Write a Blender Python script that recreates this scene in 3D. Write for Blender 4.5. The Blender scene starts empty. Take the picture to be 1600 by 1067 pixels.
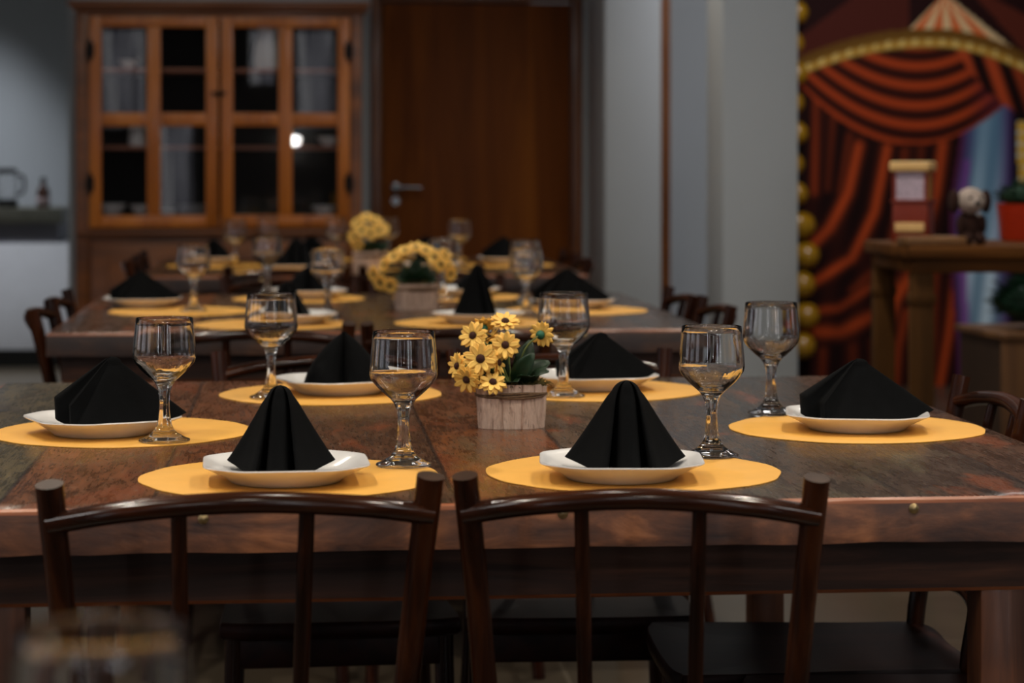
import bpy, bmesh, math, random
from mathutils import Vector, Matrix, Euler
PI = math.pi
S = bpy.context.scene
COL = S.collection
random.seed(7)

# ------------------------------------------------------------------ camera
cam_d = bpy.data.cameras.new('camera')
cam = bpy.data.objects.new('camera', cam_d)
COL.objects.link(cam)
cam.location = (0, 0, 1.15)
cam.rotation_euler = (PI / 2, 0, -0.0931)
cam_d.sensor_width = 36
cam_d.lens = 36 * 3608 / 1600
cam_d.shift_y = -(533.5 - 250.4) / 1600
cam_d.clip_start = 0.02
cam_d.dof.use_dof = True
cam_d.dof.focus_distance = 3.12
cam_d.dof.aperture_fstop = 5.0
S.camera = cam

# ------------------------------------------------------------------ world, exposure, lights
S.view_settings.view_transform = 'Standard'
S.view_settings.look = 'None'
S.view_settings.gamma = 1.0
S.view_settings.exposure = 0.0
S.view_settings.use_curve_mapping = False
S.cycles.max_bounces = 14
S.cycles.transmission_bounces = 12
S.cycles.transparent_max_bounces = 12
S.cycles.diffuse_bounces = 3
S.cycles.sample_clamp_indirect = 6.0
S.cycles.use_denoising = True

W = bpy.data.worlds.new('world')
S.world = W
W.use_nodes = True
W.node_tree.nodes['Background'].inputs[0].default_value = (0.6, 0.75, 1.0, 1)
W.node_tree.nodes['Background'].inputs[1].default_value = 0.006


def lamp(name, loc, rot, power, size, color=(1, 1, 1), shape='DISK', size_y=None, spread=PI):
    d = bpy.data.lights.new(name, 'AREA')
    d.energy = power
    d.shape = shape
    d.size = size
    if size_y:
        d.size_y = size_y
    d.color = color
    d.spread = spread
    o = bpy.data.objects.new(name, d)
    COL.objects.link(o)
    o.location = loc
    o.rotation_euler = rot
    return o


WARM = (1.0, 0.90, 0.76)
for (lx, ly, lp) in ((-0.75, 2.2, 11), (1.25, 2.2, 11), (-0.75, 3.6, 11), (1.25, 3.6, 11), (-0.75, 6.1, 11), (1.2, 6.1, 11),
                     (-0.7, 8.2, 8), (1.2, 8.2, 8), (0.25, 0.6, 6), (-2.4, 3.1, 4), (3.0, 5.2, 4), (0.25, 3.1, 3)):
    lamp('ceiling_downlight', (lx, ly, 2.86), (0, 0, 0), lp, 0.10, WARM, spread=2.3)
for (lx, ly) in ((-1.7, 1.3), (-1.7, 6.6), (2.4, 0.6), (2.4, 6.6), (-0.5, -1.9), (1.3, -1.9)):
    lamp('fill_panel', (lx, ly, 2.85), (0, 0, 0), 6 if ly > 6 else 16, 0.62, (1, 0.97, 0.94), 'SQUARE')  # added fill panels, brighten the goblets and faces turned to the camera
for lx in (2.35, 2.62):
    lamp('ceiling_tube', (lx, 2.6, 2.80), (0, 0, 0), 6, 0.05, (1, 0.97, 0.92), 'RECTANGLE', 1.3)
lamp('kitchen_light', (-1.9, 13.58, 2.86), (0, 0, 0), 9, 0.2, (0.86, 0.91, 1.0), spread=1.1)
lamp('kitchen_light', (-1.75, 11.9, 2.86), (0, 0, 0), 16, 0.25, (0.9, 0.95, 1.0), spread=1.35)  # added to brighten the white counter front
lamp('party_corner_light', (2.6, 9.4, 2.8), (math.radians(25), 0, 0), 24, 0.5, (0.95, 0.95, 1.0))
lamp('passage_light', (0.6, 6.9, 2.84), (math.radians(30), 0, math.radians(-12)), 5, 0.6, (0.85, 0.93, 1.0))


# ------------------------------------------------------------------ node helpers
def lin(c):
    c = c / 255.0
    return c / 12.92 if c <= 0.04045 else ((c + 0.055) / 1.055) ** 2.4


def rgb(r, g, b):
    return (lin(r), lin(g), lin(b), 1)


class NT:
    def __init__(self, name):
        self.m = bpy.data.materials.new(name)
        self.m.use_nodes = True
        self.t = self.m.node_tree
        self.b = self.t.nodes['Principled BSDF']

    def n(self, typ, **kw):
        nd = self.t.nodes.new(typ)
        for k, v in kw.items():
            setattr(nd, k, v)
        return nd

    def l(self, a, b):
        self.t.links.new(a, b)

    def set(self, **kw):
        for k, v in kw.items():
            self.b.inputs[k.replace('_', ' ')].default_value = v

    def coords(self, scale=(1, 1, 1), kind='Object'):
        tc = self.n('ShaderNodeTexCoord')
        mp = self.n('ShaderNodeMapping')
        mp.inputs['Scale'].default_value = scale
        self.l(tc.outputs[kind], mp.inputs['Vector'])
        return mp.outputs['Vector']

    def noise(self, vec, scale=5, detail=4, rough=0.6, dist=0.0):
        nd = self.n('ShaderNodeTexNoise')
        nd.inputs['Scale'].default_value = scale
        nd.inputs['Detail'].default_value = detail
        nd.inputs['Roughness'].default_value = rough
        nd.inputs['Distortion'].default_value = dist
        self.l(vec, nd.inputs['Vector'])
        return nd.outputs['Fac']

    def ramp(self, fac, stops, interp='LINEAR'):
        r = self.n('ShaderNodeValToRGB')
        r.color_ramp.interpolation = interp
        el = r.color_ramp.elements
        while len(el) < len(stops):
            el.new(0.5)
        for e, (p, c) in zip(el, stops):
            e.position = p
            e.color = c
        self.l(fac, r.inputs['Fac'])
        return r.outputs['Color']

    def mix(self, fac, a, b, mode='MIX'):
        m = self.n('ShaderNodeMix', data_type='RGBA', blend_type=mode)
        for sock, v in ((m.inputs[0], fac), (m.inputs[6], a), (m.inputs[7], b)):
            if hasattr(v, 'links'):
                self.l(v, sock)
            else:
                sock.default_value = v
        return m.outputs[2]

    def bump(self, h, strength=0.2, dist=0.01):
        bp = self.n('ShaderNodeBump')
        bp.inputs['Strength'].default_value = strength
        bp.inputs['Distance'].default_value = dist
        self.l(h, bp.inputs['Height'])
        self.l(bp.outputs['Normal'], self.b.inputs['Normal'])


def plain(name, col, rough=0.5, metal=0.0, var=0.12, scale=8.0, bump=0.0, spec=0.5, coat=0.0):
    m = NT(name)
    v = m.coords()
    f = m.noise(v, scale, 3)
    dark = tuple(c * (1 - var) for c in col[:3]) + (1,)
    lite = tuple(min(1, c * (1 + var)) for c in col[:3]) + (1,)
    m.l(m.ramp(f, [(0.3, dark), (0.7, lite)]), m.b.inputs['Base Color'])
    m.set(Roughness=rough, Metallic=metal)
    m.b.inputs['Specular IOR Level'].default_value = spec
    m.b.inputs['Coat Weight'].default_value = coat
    if bump:
        m.bump(m.noise(v, scale * 12, 4), bump, 0.004)
    return m.m


def wood(name, dark, mid, lite, axis='Z', rough=0.3, scale=1.0, coat=0.0, bump=0.08, spec=0.5):
    m = NT(name)
    sc = {'X': (1.2, 14, 14), 'Y': (14, 1.2, 14), 'Z': (14, 14, 1.2)}[axis]
    v = m.coords(tuple(c * scale for c in sc))
    f = m.noise(v, 2.0, 6, 0.62, 0.8)
    c = m.ramp(f, [(0.28, dark), (0.5, mid), (0.75, lite)])
    m.l(c, m.b.inputs['Base Color'])
    m.set(Roughness=rough)
    m.b.inputs['Coat Weight'].default_value = coat
    m.b.inputs['Specular IOR Level'].default_value = spec
    m.b.inputs['Coat Roughness'].default_value = 0.15
    m.bump(f, bump, 0.003)
    return m.m


def tabletop_material(name, seed):
    """old painted planks running front to back, varnished"""
    m = NT(name)
    tc = m.n('ShaderNodeTexCoord')
    sep = m.n('ShaderNodeSeparateXYZ')
    m.l(tc.outputs['Object'], sep.inputs[0])
    wob = m.n('ShaderNodeMath', operation='MULTIPLY_ADD')
    wob.inputs[1].default_value = 1 / 0.178
    wob.inputs[2].default_value = 10.37 + seed * 3.1
    m.l(sep.outputs['X'], wob.inputs[0])
    fl = m.n('ShaderNodeMath', operation='FLOOR')
    m.l(wob.outputs[0], fl.inputs[0])
    fr = m.n('ShaderNodeMath', operation='FRACT')
    m.l(wob.outputs[0], fr.inputs[0])
    wn = m.n('ShaderNodeTexWhiteNoise', noise_dimensions='1D')
    m.l(fl.outputs[0], wn.inputs['W'])
    # offset grain per plank
    comb = m.n('ShaderNodeCombineXYZ')
    m.l(wn.outputs['Value'], comb.inputs[1])
    add = m.n('ShaderNodeVectorMath', operation='MULTIPLY_ADD')
    add.inputs[1].default_value = (0, 7, 0)
    m.l(comb.outputs[0], add.inputs[0])
    m.l(tc.outputs['Object'], add.inputs[2])
    mp = m.n('ShaderNodeMapping')
    mp.inputs['Scale'].default_value = (11, 2.2, 11)
    m.l(add.outputs[0], mp.inputs[0])
    grain0 = m.noise(mp.outputs[0], 3.0, 8, 0.7, 0.5)
    mpf = m.n('ShaderNodeMapping')
    mpf.inputs['Scale'].default_value = (60, 5, 60)
    m.l(add.outputs[0], mpf.inputs[0])
    fine = m.noise(mpf.outputs[0], 4.0, 6, 0.75, 0.3)
    av = m.n('ShaderNodeMix', data_type='FLOAT')
    av.inputs[0].default_value = 0.5
    m.l(grain0, av.inputs[2])
    m.l(fine, av.inputs[3])
    grain = av.outputs[0]
    mp2 = m.n('ShaderNodeMapping')
    mp2.inputs['Scale'].default_value = (3.2, 1.3, 3.2)
    m.l(add.outputs[0], mp2.inputs[0])
    patch = m.noise(mp2.outputs[0], 2.3, 5, 0.6, 0.6)
    base = m.ramp(wn.outputs['Value'], [(0.0, rgb(64, 47, 34)), (0.2, rgb(80, 60, 43)), (0.38, rgb(74, 46, 27)),
                                        (0.55, rgb(98, 56, 27)), (0.72, rgb(56, 40, 29)), (0.88, rgb(80, 69, 46))], 'CONSTANT')
    g = m.ramp(grain, [(0.34, (0.22, 0.22, 0.22, 1)), (0.5, (0.8, 0.8, 0.8, 1)), (0.66, (2.1, 1.95, 1.75, 1))])
    c = m.mix(1.0, base, g, 'MULTIPLY')
    # leftover paint: reddish, olive and greyish patches
    c = m.mix(m.ramp(patch, [(0.59, (0, 0, 0, 1)), (0.66, (0.75, 0.75, 0.75, 1))]), c, rgb(118, 60, 30))
    patch2 = m.noise(mp2.outputs[0], 1.1, 6, 0.7, 0.3)
    c = m.mix(m.ramp(patch2, [(0.58, (0, 0, 0, 1)), (0.68, (0.6, 0.6, 0.6, 1))]), c, rgb(88, 82, 62))
    c = m.mix(m.ramp(patch2, [(0.33, (0.7, 0.7, 0.7, 1)), (0.42, (0, 0, 0, 1))]), c, rgb(40, 27, 21))
    mps = m.n('ShaderNodeMapping')
    mps.inputs['Scale'].default_value = (1.0, .45, 1.0)
    m.l(tc.outputs['Object'], mps.inputs[0])
    sp = m.noise(mps.outputs[0], 170, 3, 0.6)
    c = m.mix(m.ramp(sp, [(0.60, (0, 0, 0, 1)), (0.72, (0.55, 0.55, 0.55, 1))]), c, rgb(132, 116, 98))
    c = m.mix(m.ramp(sp, [(0.30, (0.6, 0.6, 0.6, 1)), (0.40, (0, 0, 0, 1))]), c, rgb(26, 18, 14))
    seam = m.n('ShaderNodeMath', operation='PINGPONG')
    seam.inputs[1].default_value = 0.5
    m.l(fr.outputs[0], seam.inputs[0])
    c = m.mix(m.ramp(seam.outputs[0], [(0.0, (.8, .8, .8, 1)), (0.010, (.8, .8, .8, 1)), (0.022, (0, 0, 0, 1))]), c, rgb(30, 20, 14))
    m.l(c, m.b.inputs['Base Color'])
    m.l(m.ramp(grain, [(0.38, (0.17, 0.17, 0.17, 1)), (0.62, (0.40, 0.40, 0.40, 1))]), m.b.inputs['Roughness'])
    m.b.inputs['Coat Weight'].default_value = 0.15
    m.b.inputs['Specular IOR Level'].default_value = 0.32
    m.b.inputs['Coat Roughness'].default_value = 0.1
    m.bump(grain, 0.15, 0.002)
    return m.m


def glass_material():
    m = NT('clear_glass')
    m.set(Roughness=0.0, IOR=1.5)
    m.b.inputs['Base Color'].default_value = (0.985, 0.99, 0.99, 1)
    m.b.inputs['Transmission Weight'].default_value = 1.0
    return m.m


def emit(name, col, strength):
    m = NT(name)
    m.set(Base_Color=(0.02, 0.02, 0.02, 1))
    m.b.inputs['Emission Color'].default_value = col
    m.b.inputs['Emission Strength'].default_value = strength
    return m.m


def curtain_window_material(name, strength, axis):
    """daylight through a pleated sheer curtain"""
    m = NT(name)
    v = m.coords((1, 1, 0.03))
    w = m.noise(v, 16, 3, 0.5)
    c = m.ramp(w, [(0.40, (0.05, 0.05, 0.07, 1)), (0.52, (0.5, 0.5, 0.58, 1)), (0.62, (1, 0.99, 1, 1))])
    m.l(c, m.b.inputs['Emission Color'])
    m.b.inputs['Emission Strength'].default_value = strength
    m.set(Base_Color=(0.5, 0.5, 0.55, 1), Roughness=0.9)
    return m.m


M = {}
M['glass'] = glass_material()
pg = NT('thin_pane_glass')
fr_ = pg.n('ShaderNodeFresnel')
fr_.inputs['IOR'].default_value = 1.5
tb_ = pg.n('ShaderNodeBsdfTransparent')
gb_ = pg.n('ShaderNodeBsdfGlossy')
gb_.inputs['Roughness'].default_value = 0.0
mx_ = pg.n('ShaderNodeMixShader')
pg.l(fr_.outputs[0], mx_.inputs[0])
pg.l(tb_.outputs[0], mx_.inputs[1])
pg.l(gb_.outputs[0], mx_.inputs[2])
pg.l(mx_.outputs[0], pg.t.nodes['Material Output'].inputs['Surface'])
M['pane'] = pg.m
M['porcelain'] = plain('white_porcelain', rgb(232, 230, 228), 0.12, var=0.02, spec=0.6)
M['mat'] = plain('yellow_placemat_vinyl', rgb(232, 172, 76), 0.55, var=0.05, scale=14, bump=0.06)
M['napkin'] = plain('black_cloth', (0.0024, 0.0026, 0.0029, 1), 0.95, var=0.25, scale=60, bump=0.15, spec=0.12)
M['chair'] = wood('dark_varnished_wood', rgb(14, 6, 3), rgb(42, 18, 7), rgb(80, 40, 17), 'Z', 0.2, 0.8, 0.0, 0.05, 0.25)
M['chair_h'] = wood('dark_varnished_wood_across', rgb(16, 7, 3), rgb(46, 20, 7), rgb(84, 42, 18), 'X', 0.17, 0.8, 0.0, 0.05, 0.33)
M['seat'] = wood('dark_seat_wood', rgb(22, 9, 7), rgb(40, 17, 12), rgb(58, 26, 18), 'Y', 0.4, 0.6, 0.0, 0.05, 0.2)
M['endgrain'] = plain('sawn_post_end', rgb(60, 40, 28), 0.35, var=0.25, scale=60)
M['table'] = wood('reclaimed_apron_wood', rgb(20, 12, 9), rgb(48, 28, 20), rgb(92, 56, 38), 'X', 0.55, 0.7, 0.0, 0.3, 0.3)
M['tableleg'] = wood('reclaimed_leg_wood', rgb(40, 22, 13), rgb(84, 46, 24), rgb(128, 72, 38), 'Z', 0.45, 0.6, 0.1, 0.2)
M['arris'] = wood('worn_orange_edge', rgb(78, 40, 22), rgb(142, 78, 44), rgb(182, 112, 70), 'X', 0.4, 1.5, 0.1)
M['tabledge'] = None
M['brass'] = plain('brass_screw', rgb(190, 165, 120), 0.35, 1.0, 0.1)
M['bark'] = None
M['twine'] = plain('jute_twine', rgb(110, 84, 60), 0.9, var=0.35, scale=300, bump=0.3)
M['moss'] = plain('dry_moss', rgb(92, 82, 36), 0.95, var=0.5, scale=200)
M['petal'] = plain('yellow_petal', rgb(255, 198, 96), 0.6, var=0.12, scale=70)
M['flowereye'] = plain('brown_flower_eye', rgb(58, 26, 14), 0.9, var=0.4, scale=400, bump=0.4)
M['calyx'] = plain('green_calyx', rgb(20, 92, 66), 0.6, var=0.3, scale=200)
M['stem'] = plain('green_stem', rgb(122, 134, 74), 0.6)
M['leaf'] = plain('dark_green_leaf', rgb(18, 42, 20), 0.45, var=0.35, scale=50, spec=0.3)
M['wall'] = plain('off_white_wall_paint', rgb(188, 192, 194), 0.75, var=0.03, scale=1.5, bump=0.02)
M['darkwall'] = plain('dark_rear_wall_paint', rgb(70, 66, 64), 0.8, var=0.05)
M['ceil'] = plain('ceiling_paint', rgb(150, 150, 148), 0.9, var=0.03)
M['doorwood'] = wood('door_veneer', rgb(92, 46, 8), rgb(120, 62, 12), rgb(156, 88, 20), 'Z', 0.6, 0.22, 0.0, 0.02, 0.2)
M['trimwood'] = wood('door_trim_wood', rgb(80, 42, 14), rgb(118, 66, 22), rgb(150, 88, 32), 'Z', 0.35, 0.6, 0.15)
M['cabwood'] = wood('orange_cabinet_wood', rgb(150, 80, 22), rgb(190, 108, 36), rgb(214, 130, 50), 'Z', 0.3, 0.5, 0.15, 0.03)
M['cabdark'] = wood('brown_cabinet_carcass', rgb(84, 44, 16), rgb(122, 68, 24), rgb(150, 86, 34), 'X', 0.35, 0.4, 0.1, 0.03)
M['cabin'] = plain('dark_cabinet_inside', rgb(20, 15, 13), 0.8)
M['shelf'] = plain('cabinet_shelf', rgb(165, 104, 78), 0.5)
M['iron'] = plain('black_iron', rgb(26, 20, 16), 0.5, 0.6)
M['steel'] = plain('brushed_steel', rgb(140, 140, 142), 0.25, 1.0, 0.05)
M['granite'] = plain('dark_granite', rgb(74, 72, 62), 0.3, var=0.5, scale=90)
M['whitepanel'] = plain('white_counter_panel', rgb(215, 215, 220), 0.6, var=0.03)
M['shadedpanel'] = plain('shaded_counter_panel', rgb(92, 90, 96), 0.6, var=0.05)
M['black'] = plain('black_plastic', rgb(14, 14, 14), 0.4)
M['kick'] = plain('dark_plinth', rgb(18, 20, 16), 0.6)
M['amber'] = plain('brown_bottle', rgb(70, 34, 18), 0.2, var=0.2)
M['labelpaper'] = plain('pale_bottle_label', rgb(150, 130, 128), 0.7)
M['balloon'] = plain('gold_balloon', rgb(170, 124, 20), 0.22, var=0.05, spec=0.7)
M['party'] = wood('rustic_party_table', rgb(48, 28, 8), rgb(92, 54, 18), rgb(122, 76, 30), 'X', 0.7, 0.5, 0.0, 0.2, 0.15)
M['partyleg'] = wood('rustic_party_leg', rgb(46, 28, 10), rgb(80, 50, 18), rgb(106, 68, 28), 'Z', 0.7, 0.5, 0.0, 0.2, 0.15)
M['crate'] = wood('crate_slats', rgb(80, 50, 24), rgb(118, 78, 42), rgb(146, 102, 60), 'Z', 0.7, 0.5, 0.0, 0.2)
M['cratein'] = plain('crate_inside', rgb(66, 44, 26), 0.8)
M['bush'] = plain('artificial_grass', rgb(14, 60, 34), 0.6, var=0.5, scale=120)
M['redbox'] = plain('red_cart_paint', rgb(140, 46, 20), 0.4)
M['creambox'] = plain('cream_trim', rgb(250, 200, 130), 0.5)
M['paleglass'] = plain('pale_cart_window', rgb(210, 190, 205), 0.3, var=0.3, scale=90)
M['corn'] = plain('yellow_cart_window', rgb(214, 160, 74), 0.4, var=0.4, scale=110)
M['plushpale'] = plain('pale_plush', rgb(190, 172, 160), 1.0, var=0.2, scale=90, bump=0.5)
M['plushdark'] = plain('dark_brown_plush', rgb(52, 26, 16), 1.0, var=0.3, scale=90, bump=0.5)
M['plushnose'] = plain('plush_nose', rgb(30, 26, 24), 0.5)
M['redpot'] = plain('red_glitter_pot', rgb(190, 52, 24), 0.3, var=0.3, scale=200)
M['board'] = wood('serving_board', rgb(80, 52, 26), rgb(124, 84, 44), rgb(150, 106, 60), 'X', 0.6, 0.8)
M['curtainwin'] = curtain_window_material('lit_sheer_curtain', 1.1, 'X')
M['curtainside'] = curtain_window_material('bright_sheer_curtain', 1.7, 'Y')
M['streakglow'] = emit('added_streak_glow', (0.9, 0.95, 1.0, 1), 14)
M['darkwin'] = plain('window_frame_paint', rgb(120, 120, 120), 0.5)


def floor_material():
    m = NT('floor_tiles')
    v = m.coords((1, 1, 1))
    br = m.n('ShaderNodeTexBrick')
    br.offset = 0.0
    br.inputs['Color1'].default_value = rgb(78, 68, 55)
    br.inputs['Color2'].default_value = rgb(72, 63, 52)
    br.inputs['Mortar'].default_value = rgb(104, 94, 80)
    br.inputs['Scale'].default_value = 1.0
    br.inputs['Mortar Size'].default_value = 0.006
    br.inputs['Brick Width'].default_value = 0.6
    br.inputs['Row Height'].default_value = 0.6
    m.l(v, br.inputs['Vector'])
    f = m.noise(v, 3, 4)
    m.l(m.mix(0.3, br.outputs['Color'], m.ramp(f, [(0.3, rgb(60, 54, 45)), (0.7, rgb(88, 79, 65))])), m.b.inputs['Base Color'])
    m.set(Roughness=0.3)
    return m.m


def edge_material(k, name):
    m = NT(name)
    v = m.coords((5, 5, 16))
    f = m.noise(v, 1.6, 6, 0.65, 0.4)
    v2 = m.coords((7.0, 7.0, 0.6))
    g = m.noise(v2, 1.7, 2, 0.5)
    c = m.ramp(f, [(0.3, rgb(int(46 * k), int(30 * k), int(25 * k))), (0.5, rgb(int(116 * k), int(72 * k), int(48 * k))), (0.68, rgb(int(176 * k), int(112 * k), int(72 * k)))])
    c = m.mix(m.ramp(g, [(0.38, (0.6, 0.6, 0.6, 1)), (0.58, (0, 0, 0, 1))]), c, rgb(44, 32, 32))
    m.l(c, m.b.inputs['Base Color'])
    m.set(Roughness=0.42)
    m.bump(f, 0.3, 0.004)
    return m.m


def bark_material():
    m = NT('pale_bark_slats')
    v = m.coords((40, 40, 9))
    f = m.noise(v, 2.0, 6, 0.65, 1.5)
    v2 = m.coords((90, 90, 10))
    g = m.noise(v2, 1.6, 3, 0.5, 2.5)
    c = m.ramp(f, [(0.25, rgb(150, 120, 102)), (0.5, rgb(214, 184, 164)), (0.75, rgb(232, 206, 186))])
    c = m.mix(m.ramp(g, [(0.3, (0.7, 0.7, 0.7, 1)), (0.4, (0, 0, 0, 1))]), c, rgb(112, 80, 62))
    m.l(c, m.b.inputs['Base Color'])
    m.set(Roughness=0.85)
    m.bump(g, 0.7, 0.004)
    return m.m


M['floor'] = floor_material()
M['tabledge'] = edge_material(1.0, 'tabletop_edge_wood')
M['tabledgeshade'] = edge_material(.55, 'shaded_tabletop_edge_wood')  # same edge wood, weaker front light put into its colour
M['bark'] = bark_material()


# ------------------------------------------------------------------ object helpers
def link_mesh(name, bm, mats, parent=None, loc=None, rot=None, smooth=True, sharp=None):
    me = bpy.data.meshes.new(name)
    bmesh.ops.recalc_face_normals(bm, faces=bm.faces)
    bm.to_mesh(me)
    bm.free()
    if not isinstance(mats, (list, tuple)):
        mats = [mats]
    for m in mats:
        me.materials.append(m)
    if smooth:
        for p in me.polygons:
            p.use_smooth = True
        if sharp:
            me.set_sharp_from_angle(angle=math.radians(sharp))
    o = bpy.data.objects.new(name, me)
    COL.objects.link(o)
    if parent:
        o.parent = parent
    if loc:
        o.location = loc
    if rot:
        o.rotation_euler = rot
    return o


def tag(o, label=None, cat=None, group=None, kind=None):
    if label:
        o['label'] = label
    if cat:
        o['category'] = cat
    if group:
        o['group'] = group
    if kind:
        o['kind'] = kind
    return o


def thing(name, loc=(0, 0, 0), rz=0.0, label=None, cat=None, group=None):
    o = bpy.data.objects.new(name, None)
    o.empty_display_size = 0.05
    COL.objects.link(o)
    o.location = loc
    o.rotation_euler = (0, 0, rz)
    return tag(o, label, cat, group)


def copy_tree(o, parent=None):
    c = o.copy()
    COL.objects.link(c)
    if parent:
        c.parent = parent
    for ch in list(o.children):
        copy_tree(ch, c)
    return c


def box(bm, x0, x1, y0, y1, z0, z1, bevel=0.0, mi=0):
    r = bmesh.ops.create_cube(bm, size=1.0)
    vs = r['verts']
    for v in vs:
        v.co = Vector((x0 + (v.co.x + .5) * (x1 - x0), y0 + (v.co.y + .5) * (y1 - y0), z0 + (v.co.z + .5) * (z1 - z0)))
    fs = {f for v in vs for f in v.link_faces}
    for f in fs:
        f.material_index = mi
    if bevel:
        es = {e for v in vs for e in v.link_edges}
        bmesh.ops.bevel(bm, geom=list(es), offset=bevel, segments=2, affect='EDGES', profile=0.5)
    return vs


def boxo(name, dims, mat, parent=None, bevel=0.0, loc=None, rot=None):
    bm = bmesh.new()
    box(bm, *dims, bevel=bevel)
    return link_mesh(name, bm, mat, parent, loc, rot, smooth=bevel > 0, sharp=40)


def tube(bm, pts, radii, seg=14, cap=True, flat=None, mi=0, cap_mi=None):
    """swept round bar; flat=(a,b) scales the two cross axes"""
    pts = [Vector(p) for p in pts]
    rings = []
    n = len(pts)
    up0 = None
    for i, p in enumerate(pts):
        t = (pts[min(i + 1, n - 1)] - pts[max(i - 1, 0)]).normalized()
        if up0 is None:
            up0 = Vector((0, 0, 1)) if abs(t.z) < 0.8 else Vector((0, 1, 0))
        sx = t.cross(up0).normalized()
        sy = sx.cross(t).normalized()
        up0 = sy
        r = radii[i] if isinstance(radii, (list, tuple)) else radii
        a, b = flat or (1, 1)
        rings.append([bm.verts.new(p + sx * (math.cos(2 * PI * k / seg) * r * a) + sy * (math.sin(2 * PI * k / seg) * r * b)) for k in range(seg)])
    for i in range(n - 1):
        for k in range(seg):
            f = bm.faces.new((rings[i][k], rings[i][(k + 1) % seg], rings[i + 1][(k + 1) % seg], rings[i + 1][k]))
            f.material_index = mi
    if cap:
        f = bm.faces.new(rings[0][::-1])
        f.material_index = mi
        f = bm.faces.new(rings[-1])
        f.material_index = mi if cap_mi is None else cap_mi
    return rings


def loft(bm, rings, cap0=True, cap1=True, closed=True, mi=0):
    vr = [[bm.verts.new(p) for p in r] for r in rings]
    n = len(vr[0])
    for a, b in zip(vr, vr[1:]):
        for k in range(n if closed else n - 1):
            f = bm.faces.new((a[k], a[(k + 1) % n], b[(k + 1) % n], b[k]))
            f.material_index = mi
    if cap0:
        bm.faces.new(vr[0][::-1]).material_index = mi
    if cap1:
        bm.faces.new(vr[-1]).material_index = mi
    return vr


def lathe(bm, prof, seg=48, shape=None, mi=0):
    """prof: list of (r, z), first and last on the axis when r == 0"""
    rings = []
    for r, z in prof:
        if r <= 1e-6:
            rings.append([bm.verts.new((0, 0, z))])
        else:
            rings.append([bm.verts.new((r * (shape(2 * PI * k / seg, z, r) if shape else 1) * math.cos(2 * PI * k / seg),
                                        r * (shape(2 * PI * k / seg, z, r) if shape else 1) * math.sin(2 * PI * k / seg), z)) for k in range(seg)])
    for a, b in zip(rings, rings[1:]):
        for k in range(seg):
            k2 = (k + 1) % seg
            if len(a) == 1 and len(b) == 1:
                continue
            if len(a) == 1:
                f = bm.faces.new((a[0], b[k2], b[k]))
            elif len(b) == 1:
                f = bm.faces.new((a[k], a[k2], b[0]))
            else:
                f = bm.faces.new((a[k], a[k2], b[k2], b[k]))
            f.material_index = mi


def spline(pts, n, closed=True):
    """Catmull-Rom through pts"""
    out = []
    m = len(pts)
    P = [Vector(p) for p in pts]
    segs = m if closed else m - 1
    for i in range(n):
        u = i / n * segs if closed else i / (n - 1) * segs
        k = min(int(u), segs - 1)
        t = u - k
        g = (lambda j: P[j % m]) if closed else (lambda j: P[max(0, min(m - 1, j))])
        a, b, c, d = g(k - 1), g(k), g(k + 1), g(k + 2)
        out.append(0.5 * ((2 * b) + (c - a) * t + (2 * a - 5 * b + 4 * c - d) * t * t + (3 * b - a - 3 * c + d) * t ** 3))
    return out


def struct(o):
    o['kind'] = 'structure'
    return o


# ------------------------------------------------------------------ setting
struct(boxo('floor', (-5, 6, -4.6, 14.6, -0.1, 0), M['floor']))
struct(boxo('ceiling', (-5, 6, -4.6, 14.6, 2.9, 3.0), M['ceil']))
struct(boxo('wall_left', (-5.1, -5, -4.6, 14.6, 0, 2.9), M['wall']))
struct(boxo('wall_right', (6, 6.1, -4.6, 14.6, 0, 2.9), M['wall']))
struct(boxo('wall_front', (-5, 6, -4.45, -4.3, 0, 2.9), M['darkwall']))
# wall carrying the cabinet and the door
bm = bmesh.new()
box(bm, -1.018, 0.340, 10.5, 10.66, 0, 2.9)
box(bm, 1.296, 1.66, 10.5, 10.66, 0, 2.9)
box(bm, 0.340, 1.296, 10.5, 10.66, 1.92, 2.9)
struct(link_mesh('wall_back', bm, M['wall'], smooth=False))
struct(boxo('wall_kitchen', (-5, -0.9, 14.2, 14.3, 0, 2.9), M['wall']))
struct(boxo('wall_passage', (-1.018, -0.9, 10.66, 14.2, 0, 2.9), M['wall']))
struct(boxo('wall_recess', (1.2, 6, 11.8, 11.9, 0, 2.9), M['wall']))
struct(boxo('column', (1.327, 1.573, 9.9, 10.5, 0, 2.9), M['wall'], bevel=0.004))
struct(boxo('column', (1.491, 1.758, 8.0, 8.32, 0, 2.9), M['wall'], bevel=0.004))
struct(boxo('strip_passage', (1.662, 1.715, 10.52, 10.64, 0, 2.9), M['trimwood'], bevel=0.004))  # dark brown vertical strip beside the column
# door
d = thing('door_1', (0.82, 10.54, 0))
struct(d)
boxo('door_leaf', (-0.432, 0.432, -0.02, 0.02, 0.005, 1.868), M['doorwood'], d, 0.003)
bm = bmesh.new()
box(bm, -0.482, -0.436, -0.065, 0.03, 0, 1.92, 0.004)
box(bm, 0.436, 0.482, -0.065, 0.03, 0, 1.92, 0.004)
box(bm, -0.436, 0.436, -0.065, 0.03, 1.874, 1.92, 0.004)
link_mesh('door_frame', bm, M['trimwood'], d, sharp=40)
bm = bmesh.new()
lathe(bm, [(0, 0), (0.024, 0), (0.024, 0.008), (0.009, 0.012), (0.009, 0.05), (0, 0.05)], 20)
bmesh.ops.rotate(bm, verts=bm.verts, matrix=Matrix.Rotation(PI / 2, 3, 'X'))
tube(bm, [(0, -0.048, 0), (0.05, -0.05, 0.002), (0.115, -0.047, 0.0)], [0.010, 0.009, 0.008], 12)
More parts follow.
